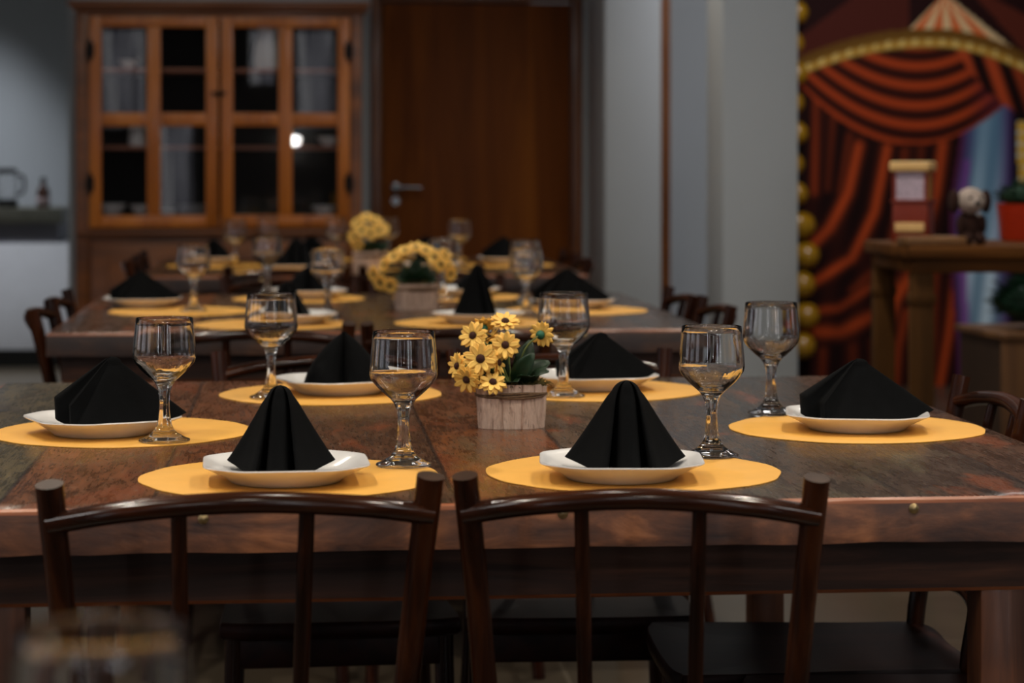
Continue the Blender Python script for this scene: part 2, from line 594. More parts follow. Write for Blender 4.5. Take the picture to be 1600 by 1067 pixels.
h = link_mesh('door_handle', bm, M['steel'], d, (-0.37, -0.022, 1.025), sharp=40)
bm = bmesh.new()
lathe(bm, [(0, 0), (0.022, 0), (0.02, 0.008), (0, 0.008)], 20)
bmesh.ops.rotate(bm, verts=bm.verts, matrix=Matrix.Rotation(PI / 2, 3, 'X'))
link_mesh('keyhole_plate', bm, M['steel'], d, (-0.37, -0.022, 0.965), sharp=40)

# curtained windows behind the camera (they light the room and show in the glass)
def window(i, loc, rz, hw, hh, mat):
    w = thing('window_%d' % i, loc, rz)
    struct(w)
    bm = bmesh.new()
    box(bm, -hw, hw, 0.02, 0.03, 0, hh)
    link_mesh('curtain', bm, mat, w, smooth=False)
    bm = bmesh.new()
    for (a, b, c, e) in ((-hw - .05, -hw, -.05, hh + .05), (hw, hw + .05, -.05, hh + .05), (-hw, hw, -.05, 0), (-hw, hw, hh, hh + .05)):
        box(bm, a, b, 0.005, 0.05, c, e)
    link_mesh('window_frame', bm, M['darkwin'], w, smooth=False)


for i, (x0, x1, z0, z1) in enumerate(((-2.08, -1.55, 1.5, 2.5), (-1.42, -1.08, .6, 1.55), (-.48, -.24, 1.95, 2.5), (-.0, .38, 1.5, 2.5), (1.3, 1.6, .8, 2.5), (2.6, 3.2, .8, 2.5)), 1):
    window(i, ((x0 + x1) / 2, -4.3, z0), 0, (x1 - x0) / 2, z1 - z0, M['curtainwin'])
for i, (x, hw) in enumerate(((-2.9, .07), (1.95, .07), (3.5, .05)), 12):
    window(i, (x, -4.3, .7), 0, hw, 1.9, M['streakglow'])  # unseen bright strips added to put white streaks in the goblets
for i, y in enumerate((0.2, 2.6, 5.0), 7):
    window(i, (-5.0, y, .8), -PI / 2, .75, 1.6, M['curtainside'])
for i, y in enumerate((1.4, 4.0), 10):
    window(i, (6.0, y, .9), PI / 2, .6, 1.4, M['curtainwin'])  # windows added on the right wall to brighten the glass edges
sc = thing('wall_lamp', (-.007, -4.3, 1.353), 0, 'round lit wall lamp reflected as a white spot in the cabinet glass', 'lamp')
bm = bmesh.new()
bmesh.ops.create_uvsphere(bm, u_segments=20, v_segments=12, radius=.048)
link_mesh('globe', bm, emit('lit_globe', (1, .96, .9, 1), 60), sc, (0, .11, 0))
bm = bmesh.new()
tube(bm, [(0, .001, 0), (0, .04, 0)], .03, 14)
link_mesh('bracket', bm, M['steel'], sc, sharp=40)


# ------------------------------------------------------------------ dining tables
TW, TD = 1.556, 1.535


def make_table(name, mat_top, mat_edge):
    t = thing(name)
    bm = bmesh.new()
    hx, hy = TW / 2, TD / 2
    box(bm, -hx, hx, -hy, hy, 0.697, 0.75)
    top = [f for f in bm.faces if f.normal.z > 0.9]
    for f in bm.faces:
        f.material_index = 0 if abs(f.normal.z) > 0.9 else 1
    es = [e for e in top[0].edges]
    r = bmesh.ops.bevel(bm, geom=es, offset=0.006, segments=2, affect='EDGES', profile=0.5)
    for f in r['faces']:
        f.material_index = 2
    # subdivide long edges a little and roughen the worn front arris
    bmesh.ops.subdivide_edges(bm, edges=[e for e in bm.edges if e.calc_length() > 0.5], cuts=26, use_grid_fill=True)
    rnd = random.Random(3)
    for v in bm.verts:
        if v.co.z > 0.742 and abs(v.co.y) > hy - 0.003:
            v.co.z -= rnd.random() * 0.0012
        if v.co.z < 0.70:
            v.co.z += (rnd.random() - .5) * 0.003
    o = link_mesh('tabletop', bm, [mat_top, mat_edge, M['arris']], t, smooth=True, sharp=30)
    ax, ay = hx - 0.03, hy - 0.03
    for dims in ((-ax, ax, -ay, -ay + .03), (-ax, ax, ay - .03, ay), (-ax, -ax + .03, -ay + .031, ay - .031), (ax - .03, ax, -ay + .031, ay - .031)):
        bm = bmesh.new()
        box(bm, *dims, 0.632, 0.6965)
        bot = min(bm.faces, key=lambda f: f.calc_center_median().z)
        rr = bmesh.ops.bevel(bm, geom=list(bot.edges), offset=0.005, segments=1, affect='EDGES')
        for f in rr['faces']:
            f.material_index = 1
        link_mesh('apron', bm, [M['table'], M['arris']], t, smooth=False)
    for sx in (-1, 1):
        for sy in (-1, 1):
            x, y = sx * 0.597, sy * 0.702
            boxo('leg', (x - .03, x + .03, y - .03, y + .03, 0, 0.6965), M['tableleg'], t, 0.004)
    for sx in (-0.361, 0.056, 0.475):
        bm = bmesh.new()
        lathe(bm, [(0, 0.004), (0.003, 0.0035), (0.0062, 0.001), (0.0062, -0.001), (0, -0.001)], 14)
        bmesh.ops.rotate(bm, verts=bm.verts, matrix=Matrix.Rotation(PI / 2, 3, 'X'))
        link_mesh('screw', bm, M['brass'], t, (sx, -hy, 0.737), sharp=50)
    return t


tables = {}
for key, (cx, cy, lab, sd) in {
    'near': (0.254, 3.45, 'reclaimed plank table in sharp focus, laid for six around the bark pot of daisies', 0),
    'mid': (0.2025, 6.175, 'second reclaimed plank table from the camera, between the two other laid tables', 1),
    'far': (0.24, 8.785, 'farthest reclaimed plank table, standing in front of the glazed cabinet and door', 2),
    'own': (0.254, 0.78, 'plank table under the very blurred goblet in the foreground', 3),
}.items():
    t = make_table('dining_table', tabletop_material('reclaimed_planks_%d' % sd, sd), M['tabledge' if sd == 0 else 'tabledgeshade'])
    t.location = (cx, cy, 0)
    tag(t, lab, 'table', 'reclaimed plank dining tables')
    tables[key] = t


# ------------------------------------------------------------------ chairs (face +Y, back at y = 0)
def make_chair():
    r = thing('dining_chair')
    for s in (-1, 1):
        bm = bmesh.new()
        pts = spline([(s * .186, .05, 0), (s * .172, .085, .25), (s * .172, .082, .42), (s * .184, .04, .62), (s * .199, 0, .795)], 15, False)
        rr = [0.0145 + 0.0005 * math.sin(i) for i in range(15)]
        tube(bm, pts, rr, 18, mi=0, cap_mi=1)
        es = [e for e in bm.edges if e.calc_face_angle(0) > 1.2 and e.verts[0].co.z > .7 and e.verts[1].co.z > .7]
        bmesh.ops.bevel(bm, geom=es, offset=0.0022, segments=2, affect='EDGES')
        link_mesh('back_post', bm, [M['chair'], M['endgrain']], r, sharp=50)
    bm = bmesh.new()
    pts = spline([(-.199, .008, .752), (-.12, -.012, .766), (0, -.021, .774), (.12, -.012, .766), (.199, .008, .752)], 25, False)
    tube(bm, pts, 0.0125, 16, flat=(1.25, 0.95))
    link_mesh('crest_rail', bm, M['chair_h'], r, sharp=50)
    bm = bmesh.new()
    pts = spline([(-.176, .073, .475), (0, .05, .48), (.176, .073, .475)], 15, False)
    tube(bm, pts, 0.0105, 12)
    link_mesh('lower_rail', bm, M['chair_h'], r, sharp=50)
    for s in (-1, 1):
        bm = bmesh.new()
        tube(bm, [(s * .062, .056, .479), (s * .064, .02, .62), (s * .0665, -.016, .764)], [.0085, .0088, .0085], 12)
        link_mesh('spindle', bm, M['chair'], r, sharp=50)
    # seat: rounded trapezoid slab
    bm = bmesh.new()
    outl = spline([(-.165, .075), (0, .068), (.165, .075), (.178, .2), (.197, .48), (.185, .52), (.10, .532), (-.10, .532), (-.185, .52), (-.197, .48), (-.178, .2)], 60)
    rings = []
    c = Vector((0, .3))
    for sc, z in ((.90, .366), (.97, .367), (1.0, .374), (1.0, .390), (.985, .396), (.90, .3945), (.5, .390)):
        rings.append([Vector((c.x + (p.x - c.x) * sc, c.y + (p.y - c.y) * sc, z)) for p in outl])
    loft(bm, rings)
    link_mesh('seat', bm, M['seat'], r, sharp=50)
    bm = bmesh.new()
    box(bm, -.165, .165, .478, .498, .316, .3655, .003)
    box(bm, -.168, -.15, .10, .478, .316, .3655, .003)
    box(bm, .15, .168, .10, .478, .316, .3655, .003)
    link_mesh('seat_frame', bm, M['seat'], r, sharp=50)
    for s in (-1, 1):
        bm = bmesh.new()
        tube(bm, [(s * .185, .49, 0), (s * .176, .485, .2), (s * .172, .482, .3655)], [.013, .016, .017], 14)
        link_mesh('front_leg', bm, M['chair'], r, sharp=50)
        bm = bmesh.new()
        tube(bm, [(s * .178, .07, .16), (s * .178, .487, .15)], .009, 10)
        link_mesh('stretcher', bm, M['chair'], r, sharp=50)
    bm = bmesh.new()
    tube(bm, [(-.178, .487, .22), (.178, .487, .22)], .009, 10)
    link_mesh('stretcher', bm, M['chair_h'], r, sharp=50)
    return r


chair0 = make_chair()
chair_used = False
TABLE_WORDS = {'near': 'table in sharp focus', 'mid': 'second table', 'far': 'farthest table'}


def place_chair(x, y, rz, label, group, sx=1.0, sz=1.0):
    global chair_used
    c = copy_tree(chair0) if chair_used else chair0
    chair_used = True
    c.location = (x, y, 0)
    c.rotation_euler = (0, 0, rz)
    c.scale = (sx, 1, sz)
    return tag(c, label, 'chair', group)


R = math.radians
G1 = 'dark wooden chairs around the sharp table'
place_chair(-0.058, 2.512, R(4), 'dark varnished wooden chair with its back to the camera, left of the foreground pair', G1, 1.03, 1.012)
place_chair(0.374, 2.498, R(-8), 'dark varnished wooden chair with its back to the camera, right of the foreground pair', G1, 0.965, 1.012)
place_chair(0.055, 4.31, PI + R(2), 'dark wooden chair behind the sharp table, behind the left of its two far plates', G1)
place_chair(0.492, 4.31, PI - R(2), 'dark wooden chair behind the sharp table, behind the right of its two far plates', G1)
place_chair(1.085, 3.52, PI / 2 + R(-2), 'dark wooden chair at the right end of the sharp table, worn brown post tops', G1)
place_chair(1.17, 3.14, PI / 2 + R(0), 'dark wooden chair at the sharp table, mostly cut off at the right edge', G1)
G2 = 'dark wooden chairs around the second table'
place_chair(-0.085, 5.04, R(-1), 'dark wooden chair back seen between the two left goblets of the sharp table', G2)
place_chair(0.352, 5.04, R(2), 'dark wooden chair with its back to us behind the daisies of the sharp table', G2)
place_chair(-0.02, 7.12, PI, 'dark wooden chair on the far side of the second table, left of two', G2)
place_chair(0.43, 7.12, PI, 'dark wooden chair on the far side of the second table, right of two', G2)
place_chair(1.045, 6.225, PI / 2, 'dark wooden chair at the right end of the second table, farther of two', G2)
place_chair(1.06, 5.77, PI / 2 + R(0), 'dark wooden chair at the right end of the second table, nearer of two', G2)
place_chair(-0.63, 5.80, -PI / 2, 'dark wooden chair at the left end of the second table, nearer of two', G2)
place_chair(-0.63, 6.24, -PI / 2, 'dark wooden chair at the left end of the second table, farther of two', G2)
G3 = 'dark wooden chairs around the farthest table'
place_chair(-0.03, 7.78, 0, 'dark wooden chair on the near side of the farthest table, left of two', G3)
place_chair(0.42, 7.78, 0, 'dark wooden chair on the near side of the farthest table, right of two', G3)
place_chair(1.065, 8.55, PI / 2, 'dark wooden chair at the right end of the farthest table, nearer of two', G3)
place_chair(1.065, 8.985, PI / 2, 'dark wooden chair at the right end of the farthest table, farther of two', G3)
place_chair(-0.60, 8.55, -PI / 2, 'dark wooden chair at the left end of the farthest table, nearer of two', G3)
place_chair(-0.60, 8.985, -PI / 2, 'dark wooden chair at the left end of the farthest table, farther of two', G3)

# ------------------------------------------------------------------ tableware
def make_goblet():
    bm = bmesh.new()

    def shp(a, z, r):
        # eight soft flats on the stem
        if 0.086 < z < 0.116 and r > .0155 + (z - .0875):
            return 1 + .010 * math.sin((z - .086) / .030 * PI) * math.cos(20 * a)
        if z < 0.010 or z > 0.090:
            return 1.0
        w = min(1.0, (z - 0.010) / 0.008, (0.090 - z) / 0.008)
        m = (a % (PI / 4)) - PI / 8
        return 1 + w * (math.cos(PI / 8) / math.cos(m) - 1) * 1.3
    prof = [(0, 0.0012), (0.020, 0.0008), (0.0335, 0.0), (0.0358, 0.0008), (0.0364, 0.0022), (0.0355, 0.0036), (0.030, 0.0056), (0.0245, 0.0085),
            (0.0185, 0.0125), (0.0138, 0.0175), (0.0108, 0.024), (0.0092, 0.032), (0.0079, 0.043), (0.0074, 0.054), (0.0078, 0.063),
            (0.0088, 0.071), (0.0102, 0.0755), (0.0128, 0.0815), (0.0175, 0.0875), (0.0245, 0.0935), (0.032, 0.1005), (0.0385, 0.1075), (0.0427, 0.1135), (0.0442, 0.1185),
            (0.0444, 0.123), (0.0438, 0.133), (0.0424, 0.150), (0.0410, 0.165), (0.0402, 0.1742), (0.0398, 0.1750), (0.0392, 0.1752), (0.0388, 0.1744),
            (0.0396, 0.165), (0.0409, 0.150), (0.0423, 0.133), (0.0428, 0.123), (0.0425, 0.1188), (0.0408, 0.1145), (0.0364, 0.1092), (0.0300, 0.1030), (0.0222, 0.0970), (0.0150, 0.0930), (0.008, 0.0912), (0, 0.0908)]
    lathe(bm, prof, 64, shp)
    return link_mesh('goblet', bm, M['glass'], sharp=70)


def make_plate():
    bm = bmesh.new()
    n = 96

    def sq(a, half):
        # square with blunt chamfered corners, slightly bowed sides
        ca, sa = abs(math.cos(a)), abs(math.sin(a))
        e = 5.0
        return min(half * (ca ** e + sa ** e) ** (-1 / e), half * 1.56 / (ca + sa))

    prof = [(0.066, 0.0, 0), (0.070, 0.0006, 0), (0.074, 0.004, 0.05), (0.083, 0.011, 0.45), (0.094, 0.0185, 0.85), (0.1025, 0.0232, 1), (0.1045, 0.0246, 1), (0.1040, 0.0262, 1), (0.1015, 0.0262, 1),
            (0.092, 0.0215, 0.85), (0.080, 0.0140, 0.45), (0.070, 0.0085, 0.1), (0.060, 0.0062, 0), (0.03, 0.0058, 0)]
    rings = []
    for r, z, k in prof:
        ring = []
        for i in range(n):
            a = 2 * PI * i / n
            # average neighbouring angles so corners are soft
            q = sum(sq(a + da, r) for da in (-.1, -.05, 0, .05, .1)) / 5
            rr = r * (1 - k) + q * k
            ring.append(Vector((rr * math.cos(a), rr * math.sin(a), z)))
        rings.append(ring)
    loft(bm, rings)
    return link_mesh('plate', bm, M['porcelain'], sharp=60)


def make_mat(seed):
    rnd = random.Random(seed)
    ph = [rnd.random() * 6 for _ in range(4)]
    bm = bmesh.new()
    n = 90

    def rad(a):
        return 0.189 * (1 + .010 * math.sin(3 * a + ph[0]) + .008 * math.sin(5 * a + ph[1]) + .005 * math.sin(9 * a + ph[2]) + .003 * math.sin(17 * a + ph[3]))
    rings = []
    for k, z in ((1, 0.0), (1.001, 0.0012), (0.995, 0.0018), (.6, 0.0018), (.2, .0018)):
        rings.append([Vector((rad(2 * PI * i / n) * k * math.cos(2 * PI * i / n), rad(2 * PI * i / n) * k * math.sin(2 * PI * i / n), z)) for i in range(n)])
    loft(bm, rings)
    return link_mesh('placemat', bm, M['mat'], sharp=50)


def cone_cloth(name, outline, height, gfun, lift=None, apex=(0, 0), n=120, rows=26):
    """standing folded napkin: closed outline drawn in towards a rounded apex"""
    pts = spline(outline, n)
    bm = bmesh.new()
    rings = []
    for j in range(rows):
        s = j / (rows - 1)
        s = 1 - (1 - s) ** 1.25
        ring = []
        for p in pts:
            g = gfun(s, p)
            gx, gy = g if isinstance(g, tuple) else (g, g)
            z = height * s + (lift(p) * (1 - s) if lift else 0)
            ring.append(Vector((apex[0] * s + p.x * gx, apex[1] * s + p.y * gy, z)))
        rings.append(ring)
    loft(bm, rings)
    return link_mesh(name, bm, M['napkin'], sharp=75)


def round_top(s, lin_end, knee=0.8):
    if s < knee:
        return 1 - (1 - lin_end) * s / knee
    t = (s - knee) / (1 - knee)
    return lin_end * math.sqrt(max(0.0, 1 - t * t * 0.985))


front_outline = [(-.079, .026), (-.062, .0), (-.046, -.026), (-.036, -.044), (-.0295, -.046), (-.0275, -.030), (-.026, .004), (-.0215, .012), (-.018, -.018), (-.0145, -.042), (-.008, -.053), (0, -.056), (.008, -.053), (.0145, -.042), (.018, -.018), (.0215, .012),
                 (.026, .004), (.0275, -.030), (.0295, -.046), (.036, -.044), (.046, -.026), (.062, .0), (.079, .026), (.045, .046), (0, .060), (-.045, .046)]


def make_napkin_front():
    def g(s, p):
        t = min(1, s / .86)
        ax = abs(p.x)
        if ax < .0145:
            e = .34
        elif ax < .0275:
            e = .34 + (ax - .0145) / .013 * .14
        else:
            e = .48 + min(1, (ax - .0275) / .0515) ** .7 * .26
        gx = 1 - e * t ** .92
        gy = 1 - .74 * t
        if s > .76:
            u = (s - .76) / .24
            q = math.sqrt(max(.01, 1 - u * u))
            gx, gy = gx * q, gy * q
        return gx, gy
    return cone_cloth('napkin', front_outline, .112, g, lambda p: .016 * max(0, (abs(p.x) - .03) / .049), (0, .006))


side_outline = [(.104, .004), (.075, -.016), (.03, -.036), (-.02, -.046), (-.050, -.042), (-.060, -.030), (-.061, -.014), (-.070, -.012), (-.082, -.012), (-.088, .002), (-.084, .022), (-.05, .040), (0, .044), (.06, .026)]


def make_napkin_side():
    def g(s, p):
        if p.x < -.056:
            e = max(0.0, (s - .34) / .66)
            return 1 - .93 * e if s < .97 else max(.03, (1 - .93 * e) * .7)
        return round_top(s, .12, .9)
    return cone_cloth('napkin', side_outline, .098, g, lambda p: .020 * max(0, (abs(p.x) - .055) / .045), (-.004, 0))


back_outline = [(-.071, .0), (-.064, -.026), (-.040, -.038), (-.018, -.030), (-.004, -.008), (0, .0), (.004, -.008), (.018, -.030), (.040, -.038), (.064, -.026), (.071, .0), (.060, .03), (.03, .045), (0, .04), (-.03, .045), (-.060, .03)]


def make_napkin_back():
    def g(s, p):
        return max(.04, (1 - s ** 1.7)) ** .85
    return cone_cloth('napkin', back_outline, .088, g, None, (0, .004))


protos = {'goblet': make_goblet(), 'plate': make_plate(), 'front': make_napkin_front(), 'side': make_napkin_side(), 'back': make_napkin_back()}
mats3 = [make_mat(1), make_mat(2), make_mat(3)]
used = set()


def put(key, src, loc, rz, label, cat, group, scale=(1, 1, 1)):
    o = src if key not in used else src.copy()
    if key in used:
        COL.objects.link(o)
    used.add(key)
    o.location = loc
    o.rotation_euler = (0, 0, rz)
    o.scale = scale
    return tag(o, label, cat, group)


def setting(tkey, words, mat, plate, goblet, napkin, n_i):
    """mat (x,y), plate (x,y,rz), goblet (x,y) or None, napkin (kind, dx, dy, rz, scale)"""
    tw = TABLE_WORDS[tkey]
    put('mat%d' % (n_i % 3), mats3[n_i % 3], (mat[0], mat[1], .7502), n_i * 1.3, 'round yellow placemat at the %s of the %s' % (words, tw), 'placemat', 'yellow placemats on the %s' % tw)
    put('plate', protos['plate'], (plate[0], plate[1], .7522), plate[2], 'white square plate at the %s of the %s' % (words, tw), 'plate', 'white plates on the %s' % tw, (.975, .975, .975) if n_i < 2 else (1, 1, 1))
    if goblet:
        on = (goblet[0] - mat[0]) ** 2 + (goblet[1] - mat[1]) ** 2 < (.186 + .036) ** 2
        put('goblet', protos['goblet'], (goblet[0], goblet[1], .7522 if on else .7502), n_i * .7, 'empty clear stemmed goblet at the %s of the %s' % (words, tw), 'goblet', 'goblets on the %s' % tw)
    kind, dx, dy, rz, sc = napkin
    shape = {'front': 'ridged black napkin pyramid', 'side': 'low black napkin tent', 'back': 'two-lobed black napkin'}[kind]
    put(kind, protos[kind], (plate[0] + dx, plate[1] + dy, .7590), rz, '%s at the %s of the %s' % (shape, words, tw), 'napkin', 'black napkins on the %s' % tw, sc)


FL, FR, LE, RE, BL, BR = 'near left place', 'near right place', 'left end', 'right end', 'far left place', 'far right place'
ONE = (1, 1, 1)
setting('near', FL, (-.008, 2.921), (-.013, 2.880, R(2)), (.139, 3.008), ('front', -.008, .005, R(-5), (.86, 1, .99)), 0)
setting('near', FR, (.429, 2.934), (.405, 2.868, R(-6)), (.556, 3.067), ('front', .008, .005, R(-3), (.97, 1, 1.02)), 1)
setting('near', LE, (-.255, 3.434), (-.281, 3.405, R(22)), (-.186, 3.300), ('side', .018, 0, R(-6), (1.0, 1, 1.07)), 2)
setting('near', RE, (.830, 3.380), (.827, 3.36, R(-12)), (.741, 3.567), ('side', .008, 0, R(-8), (1.02, 1, .99)), 3)
setting('near', BL, (.059, 3.962), (.075, 3.968, R(20)), (-.042, 3.885), ('back', .006, 0, R(-4), (.98, 1, 1.1)), 4)
setting('near', BR, (.517, 3.978), (.518, 4.0, R(6)), (.448, 3.862), ('side', .015, 0, R(-5), (.92, 1, .93)), 5)
setting('mid', FL, (-.06, 5.646), (-.01, 5.668, R(10)), (.080, 5.918), ('front', -.01, 0, R(20), (.85, 1, .85)), 6)
setting('mid', FR, (.430, 5.66), (.445, 5.640, R(40)), (.592, 5.944), ('front', 0, 0, R(35), (.74, 1, 1.22)), 7)
setting('mid', LE, (-.307, 6.16), (-.415, 6.335, 0), (-.270, 6.151), ('side', 0, 0, R(0), (1.0, 1, .92)), 8)
setting('mid', RE, (.74, 6.10), (.740, 6.168, R(8)), (.644, 6.50), ('side', -.01, 0, R(-4), (1.1, 1, 1.02)), 9)
setting('mid', BL, (.008, 6.69), (.035, 6.69, R(12)), (-.085, 6.86), ('back', 0, 0, 0, ONE), 10)
setting('mid', BR, (.466, 6.72), (.48, 6.74, R(30)), (.417, 6.60), ('side', .05, .02, R(30), (.7, 1, .8)), 11)
setting('far', FL, (-.03, 8.27), (.0, 8.30, 0), (-.229, 8.72), ('front', 0, 0, 0, ONE), 12)
setting('far', FR, (.43, 8.28), (.49, 8.36, 0), (.613, 8.695), ('front', 0, 0, R(10), ONE), 13)
setting('far', LE, (-.30, 8.80), (-.33, 9.00, 0), (-.114, 9.207), ('back', .01, 0, 0, ONE), 14)
setting('far', RE, (.79, 8.75), (.80, 8.85, 0), None, ('side', 0, 0, 0, ONE), 15)
setting('far', BL, (.05, 9.30), (.06, 9.30, 0), (.157, 9.10), ('back', 0, 0, 0, ONE), 16)
setting('far', BR, (.50, 9.30), (.52, 9.30, 0), (.357, 9.05), ('back', 0, 0, 0, ONE), 17)
put('mat1', mats3[1], (-.02, 1.21, .7502), .4, 'round yellow placemat under the blurred foreground goblet', 'placemat', None)
put('goblet', protos['goblet'], (-.092, 1.110, .7522), .3, 'large very blurred goblet in the bottom left corner', 'goblet', None)

# ------------------------------------------------------------------ flower pots
def petal_bm(bm, L, w, rot, droop, seed, lift=0.0):
    rnd = random.Random(seed)
    rows = 6
    vs = []
    for i in range(rows):
        t = i / (rows - 1)
        ww = w * (0.35 + 1.0 * math.sin(PI * min(.96, t * .82 + .14)) ** .8) * (1 if t < .93 else .45)
        z = lift * t + droop * t * t
        row = []
        for k in (-1, -.5, 0, .5, 1):
            p = Vector((k * ww * .5, .0045 + L * t - (abs(k) * L * .05 if t > .9 else 0), z + (abs(k) - .5) * w * .10))
            row.append(bm.verts.new(Matrix.Rotation(rot, 3, 'Z') @ p))
        vs.append(row)
    for a, b in zip(vs, vs[1:]):
        for k in range(4):
            bm.faces.new((a[k], a[k + 1], b[k + 1], b[k]))


def make_flower(parent, pos, nrm, r, seed, back=False, droop=-.004, root=(0, 0, .058)):
    rnd = random.Random(seed)
    bm = bmesh.new()
    n = 13
    for i in range(n):
        petal_bm(bm, r * (0.80 + rnd.random() * .16) - .002, r * .30, 2 * PI * i / n + rnd.uniform(-.06, .06), droop + rnd.uniform(-.002, .002), seed * 31 + i, .002)
    for i in range(8):
        petal_bm(bm, r * (0.66 + rnd.random() * .14), r * .26, 2 * PI * (i + .5) / 8 + rnd.uniform(-.1, .1), droop * .5 + .001, seed * 37 + i, .005)
    q = Vector(nrm).normalized().to_track_quat('Z', 'Y')
    q = q @ Euler((0, 0, rnd.random() * 6)).to_quaternion()
    f = link_mesh('flower', bm, M['petal'], parent, pos, q.to_euler())
    md = f.modifiers.new('thick', 'SOLIDIFY')
    md.thickness = .0006
    bm = bmesh.new()
    lathe(bm, [(0, .0052), (r * .14, .0046), (r * .23, .0030), (r * .27, .0005), (0, -.001)], 16)
    link_mesh('flower_eye', bm, M['flowereye'], f)
    bm = bmesh.new()
    lathe(bm, [(0, -.0015), (r * .26, -.0016), (r * .36, -.0050), (r * .30, -.0090), (r * .12, -.012), (0, -.0125)], 14,
          lambda a, z, r: 1 + .16 * math.sin(7 * a))
    link_mesh('calyx', bm, M['calyx'], f)
    # stem in pot space
    p0 = Vector(root)
    p1 = Vector(pos) - Vector(nrm).normalized() * .011
    mid = (p0 + p1) / 2 + Vector((0, 0, .018))
    bm = bmesh.new()
    tube(bm, spline([p0, mid, p1], 9, False), .0013, 8)
    link_mesh('stem', bm, M['stem'], parent)
    return f


def make_leaf(parent, base, tip, width, nrm, seed):
    base, tip = Vector(base), Vector(tip)
    ax = tip - base
    L = ax.length
    ax.normalize()
    side = ax.cross(Vector(nrm)).normalized()
    nn = side.cross(ax)
    bm = bmesh.new()
    vs = []
    for i in range(9):
        t = i / 8
        w = width * math.sin(PI * (t * .90 + .06)) ** .8 * .5
        row = []
        for k in (-1, -.5, 0, .5, 1):
            row.append(bm.verts.new(base + ax * (L * t) + side * (w * k) + nn * (abs(k) * w * .35 + .10 * L * math.sin(PI * t))))
        vs.append(row)
    for a, b in zip(vs, vs[1:]):
        for k in range(4):
            bm.faces.new((a[k], a[k + 1], b[k + 1], b[k]))
    o = link_mesh('leaf', bm, M['leaf'], parent)
    md = o.modifiers.new('thick', 'SOLIDIFY')
    md.thickness = .0007
    return o


def make_pot(loc, rz, label, flowers, leaves, sx=.052, sy=.043, ht=.064, seed=1):
    root = thing('potted_daisies', loc, rz, label, 'flower pot', 'bark pots of yellow daisies')
    rnd = random.Random(seed)
    n_sl = 9
    edges = sorted(rnd.uniform(-.28, .28) + 2 * PI * i / n_sl for i in range(n_sl))
    tops = [rnd.uniform(-.004, .003) for _ in range(n_sl)]
    n = 154

    def outline(k, z, inner=False):
        ring = []
        for i in range(n):
            a = 2 * PI * i / n
            dmin = min(abs((a - e + PI) % (2 * PI) - PI) for e in edges)
            idx = sum(1 for e in edges if a > e) % n_sl
            notch = 0 if inner else .0035 * math.exp(-(dmin / .03) ** 2)
            bulge = 0 if inner else .0022 * math.cos(idx * 2.1)
            ca, sa = math.cos(a), math.sin(a)
            e = 2.6
            q = (abs(ca) ** e + abs(sa) ** e) ** (-1 / e)
            ring.append(Vector(((sx * k * q - notch + bulge) * ca, (sy * k * q - notch + bulge) * sa, z + (tops[idx] if z > ht * .8 else 0))))
        return ring
    bm = bmesh.new()
    loft(bm, [outline(.93, 0), outline(.955, ht * .2), outline(.975, ht * .5), outline(.99, ht * .8), outline(1.0, ht), outline(.90, ht, True), outline(.88, ht * .8, True)])
    pot = link_mesh('pot', bm, M['bark'], root, sharp=35)
    for tz, tr in ((.775, .0021), (.80, .0019), (.755, .0017)):
        bm = bmesh.new()
        ring = []
        for i in range(60):
            a = 2 * PI * i / 60
            ca, sa = math.cos(a), math.sin(a)
            q = (abs(ca) ** 2.6 + abs(sa) ** 2.6) ** (-1 / 2.6)
            ring.append(((sx * .995 * q + .001) * ca, (sy * .995 * q + .001) * sa, ht * tz + .0022 * math.sin(a * 2 + tz * 60)))
        ring.append(ring[0])
        tube(bm, ring, tr, 7, cap=False)
        link_mesh('twine', bm, M['twine'], pot)
    # moss: many short curled strands
    bm = bmesh.new()
    bmesh.ops.create_uvsphere(bm, u_segments=20, v_segments=10, radius=1)
    for v in bm.verts:
        v.co = Vector((v.co.x * sx * .85, v.co.y * sy * .85, ht * .86 + v.co.z * ht * .14))
    for i in range(260):
        a = rnd.random() * 2 * PI if i % 2 else rnd.gauss(-.5, .5)
        rr = .75 + rnd.random() * .22
        p = Vector((sx * rr * math.cos(a), sy * rr * math.sin(a), ht * .97))
        dr = Vector((rnd.uniform(-1, 1), rnd.uniform(-1, 1), rnd.uniform(.0, .9)))
        L = rnd.uniform(.007, .014)
        tube(bm, [p, p + dr * L * .6 + Vector((0, 0, .002)), p + dr * L + Vector((rnd.uniform(-.004, .004), rnd.uniform(-.004, .004), -.001))], .0005, 4, cap=False)
    m = link_mesh('moss', bm, M['moss'], root)
    m['kind'] = 'stuff'
    for i, f in enumerate(flowers):
        pos, nrm, r = f[:3]
        make_flower(root, pos, nrm, r, seed * 100 + i, droop=f[3] if len(f) > 3 else -.003)
    for i, (b, t, w, nr) in enumerate(leaves):
        make_leaf(root, b, t, w, nr, seed * 50 + i)
    return root


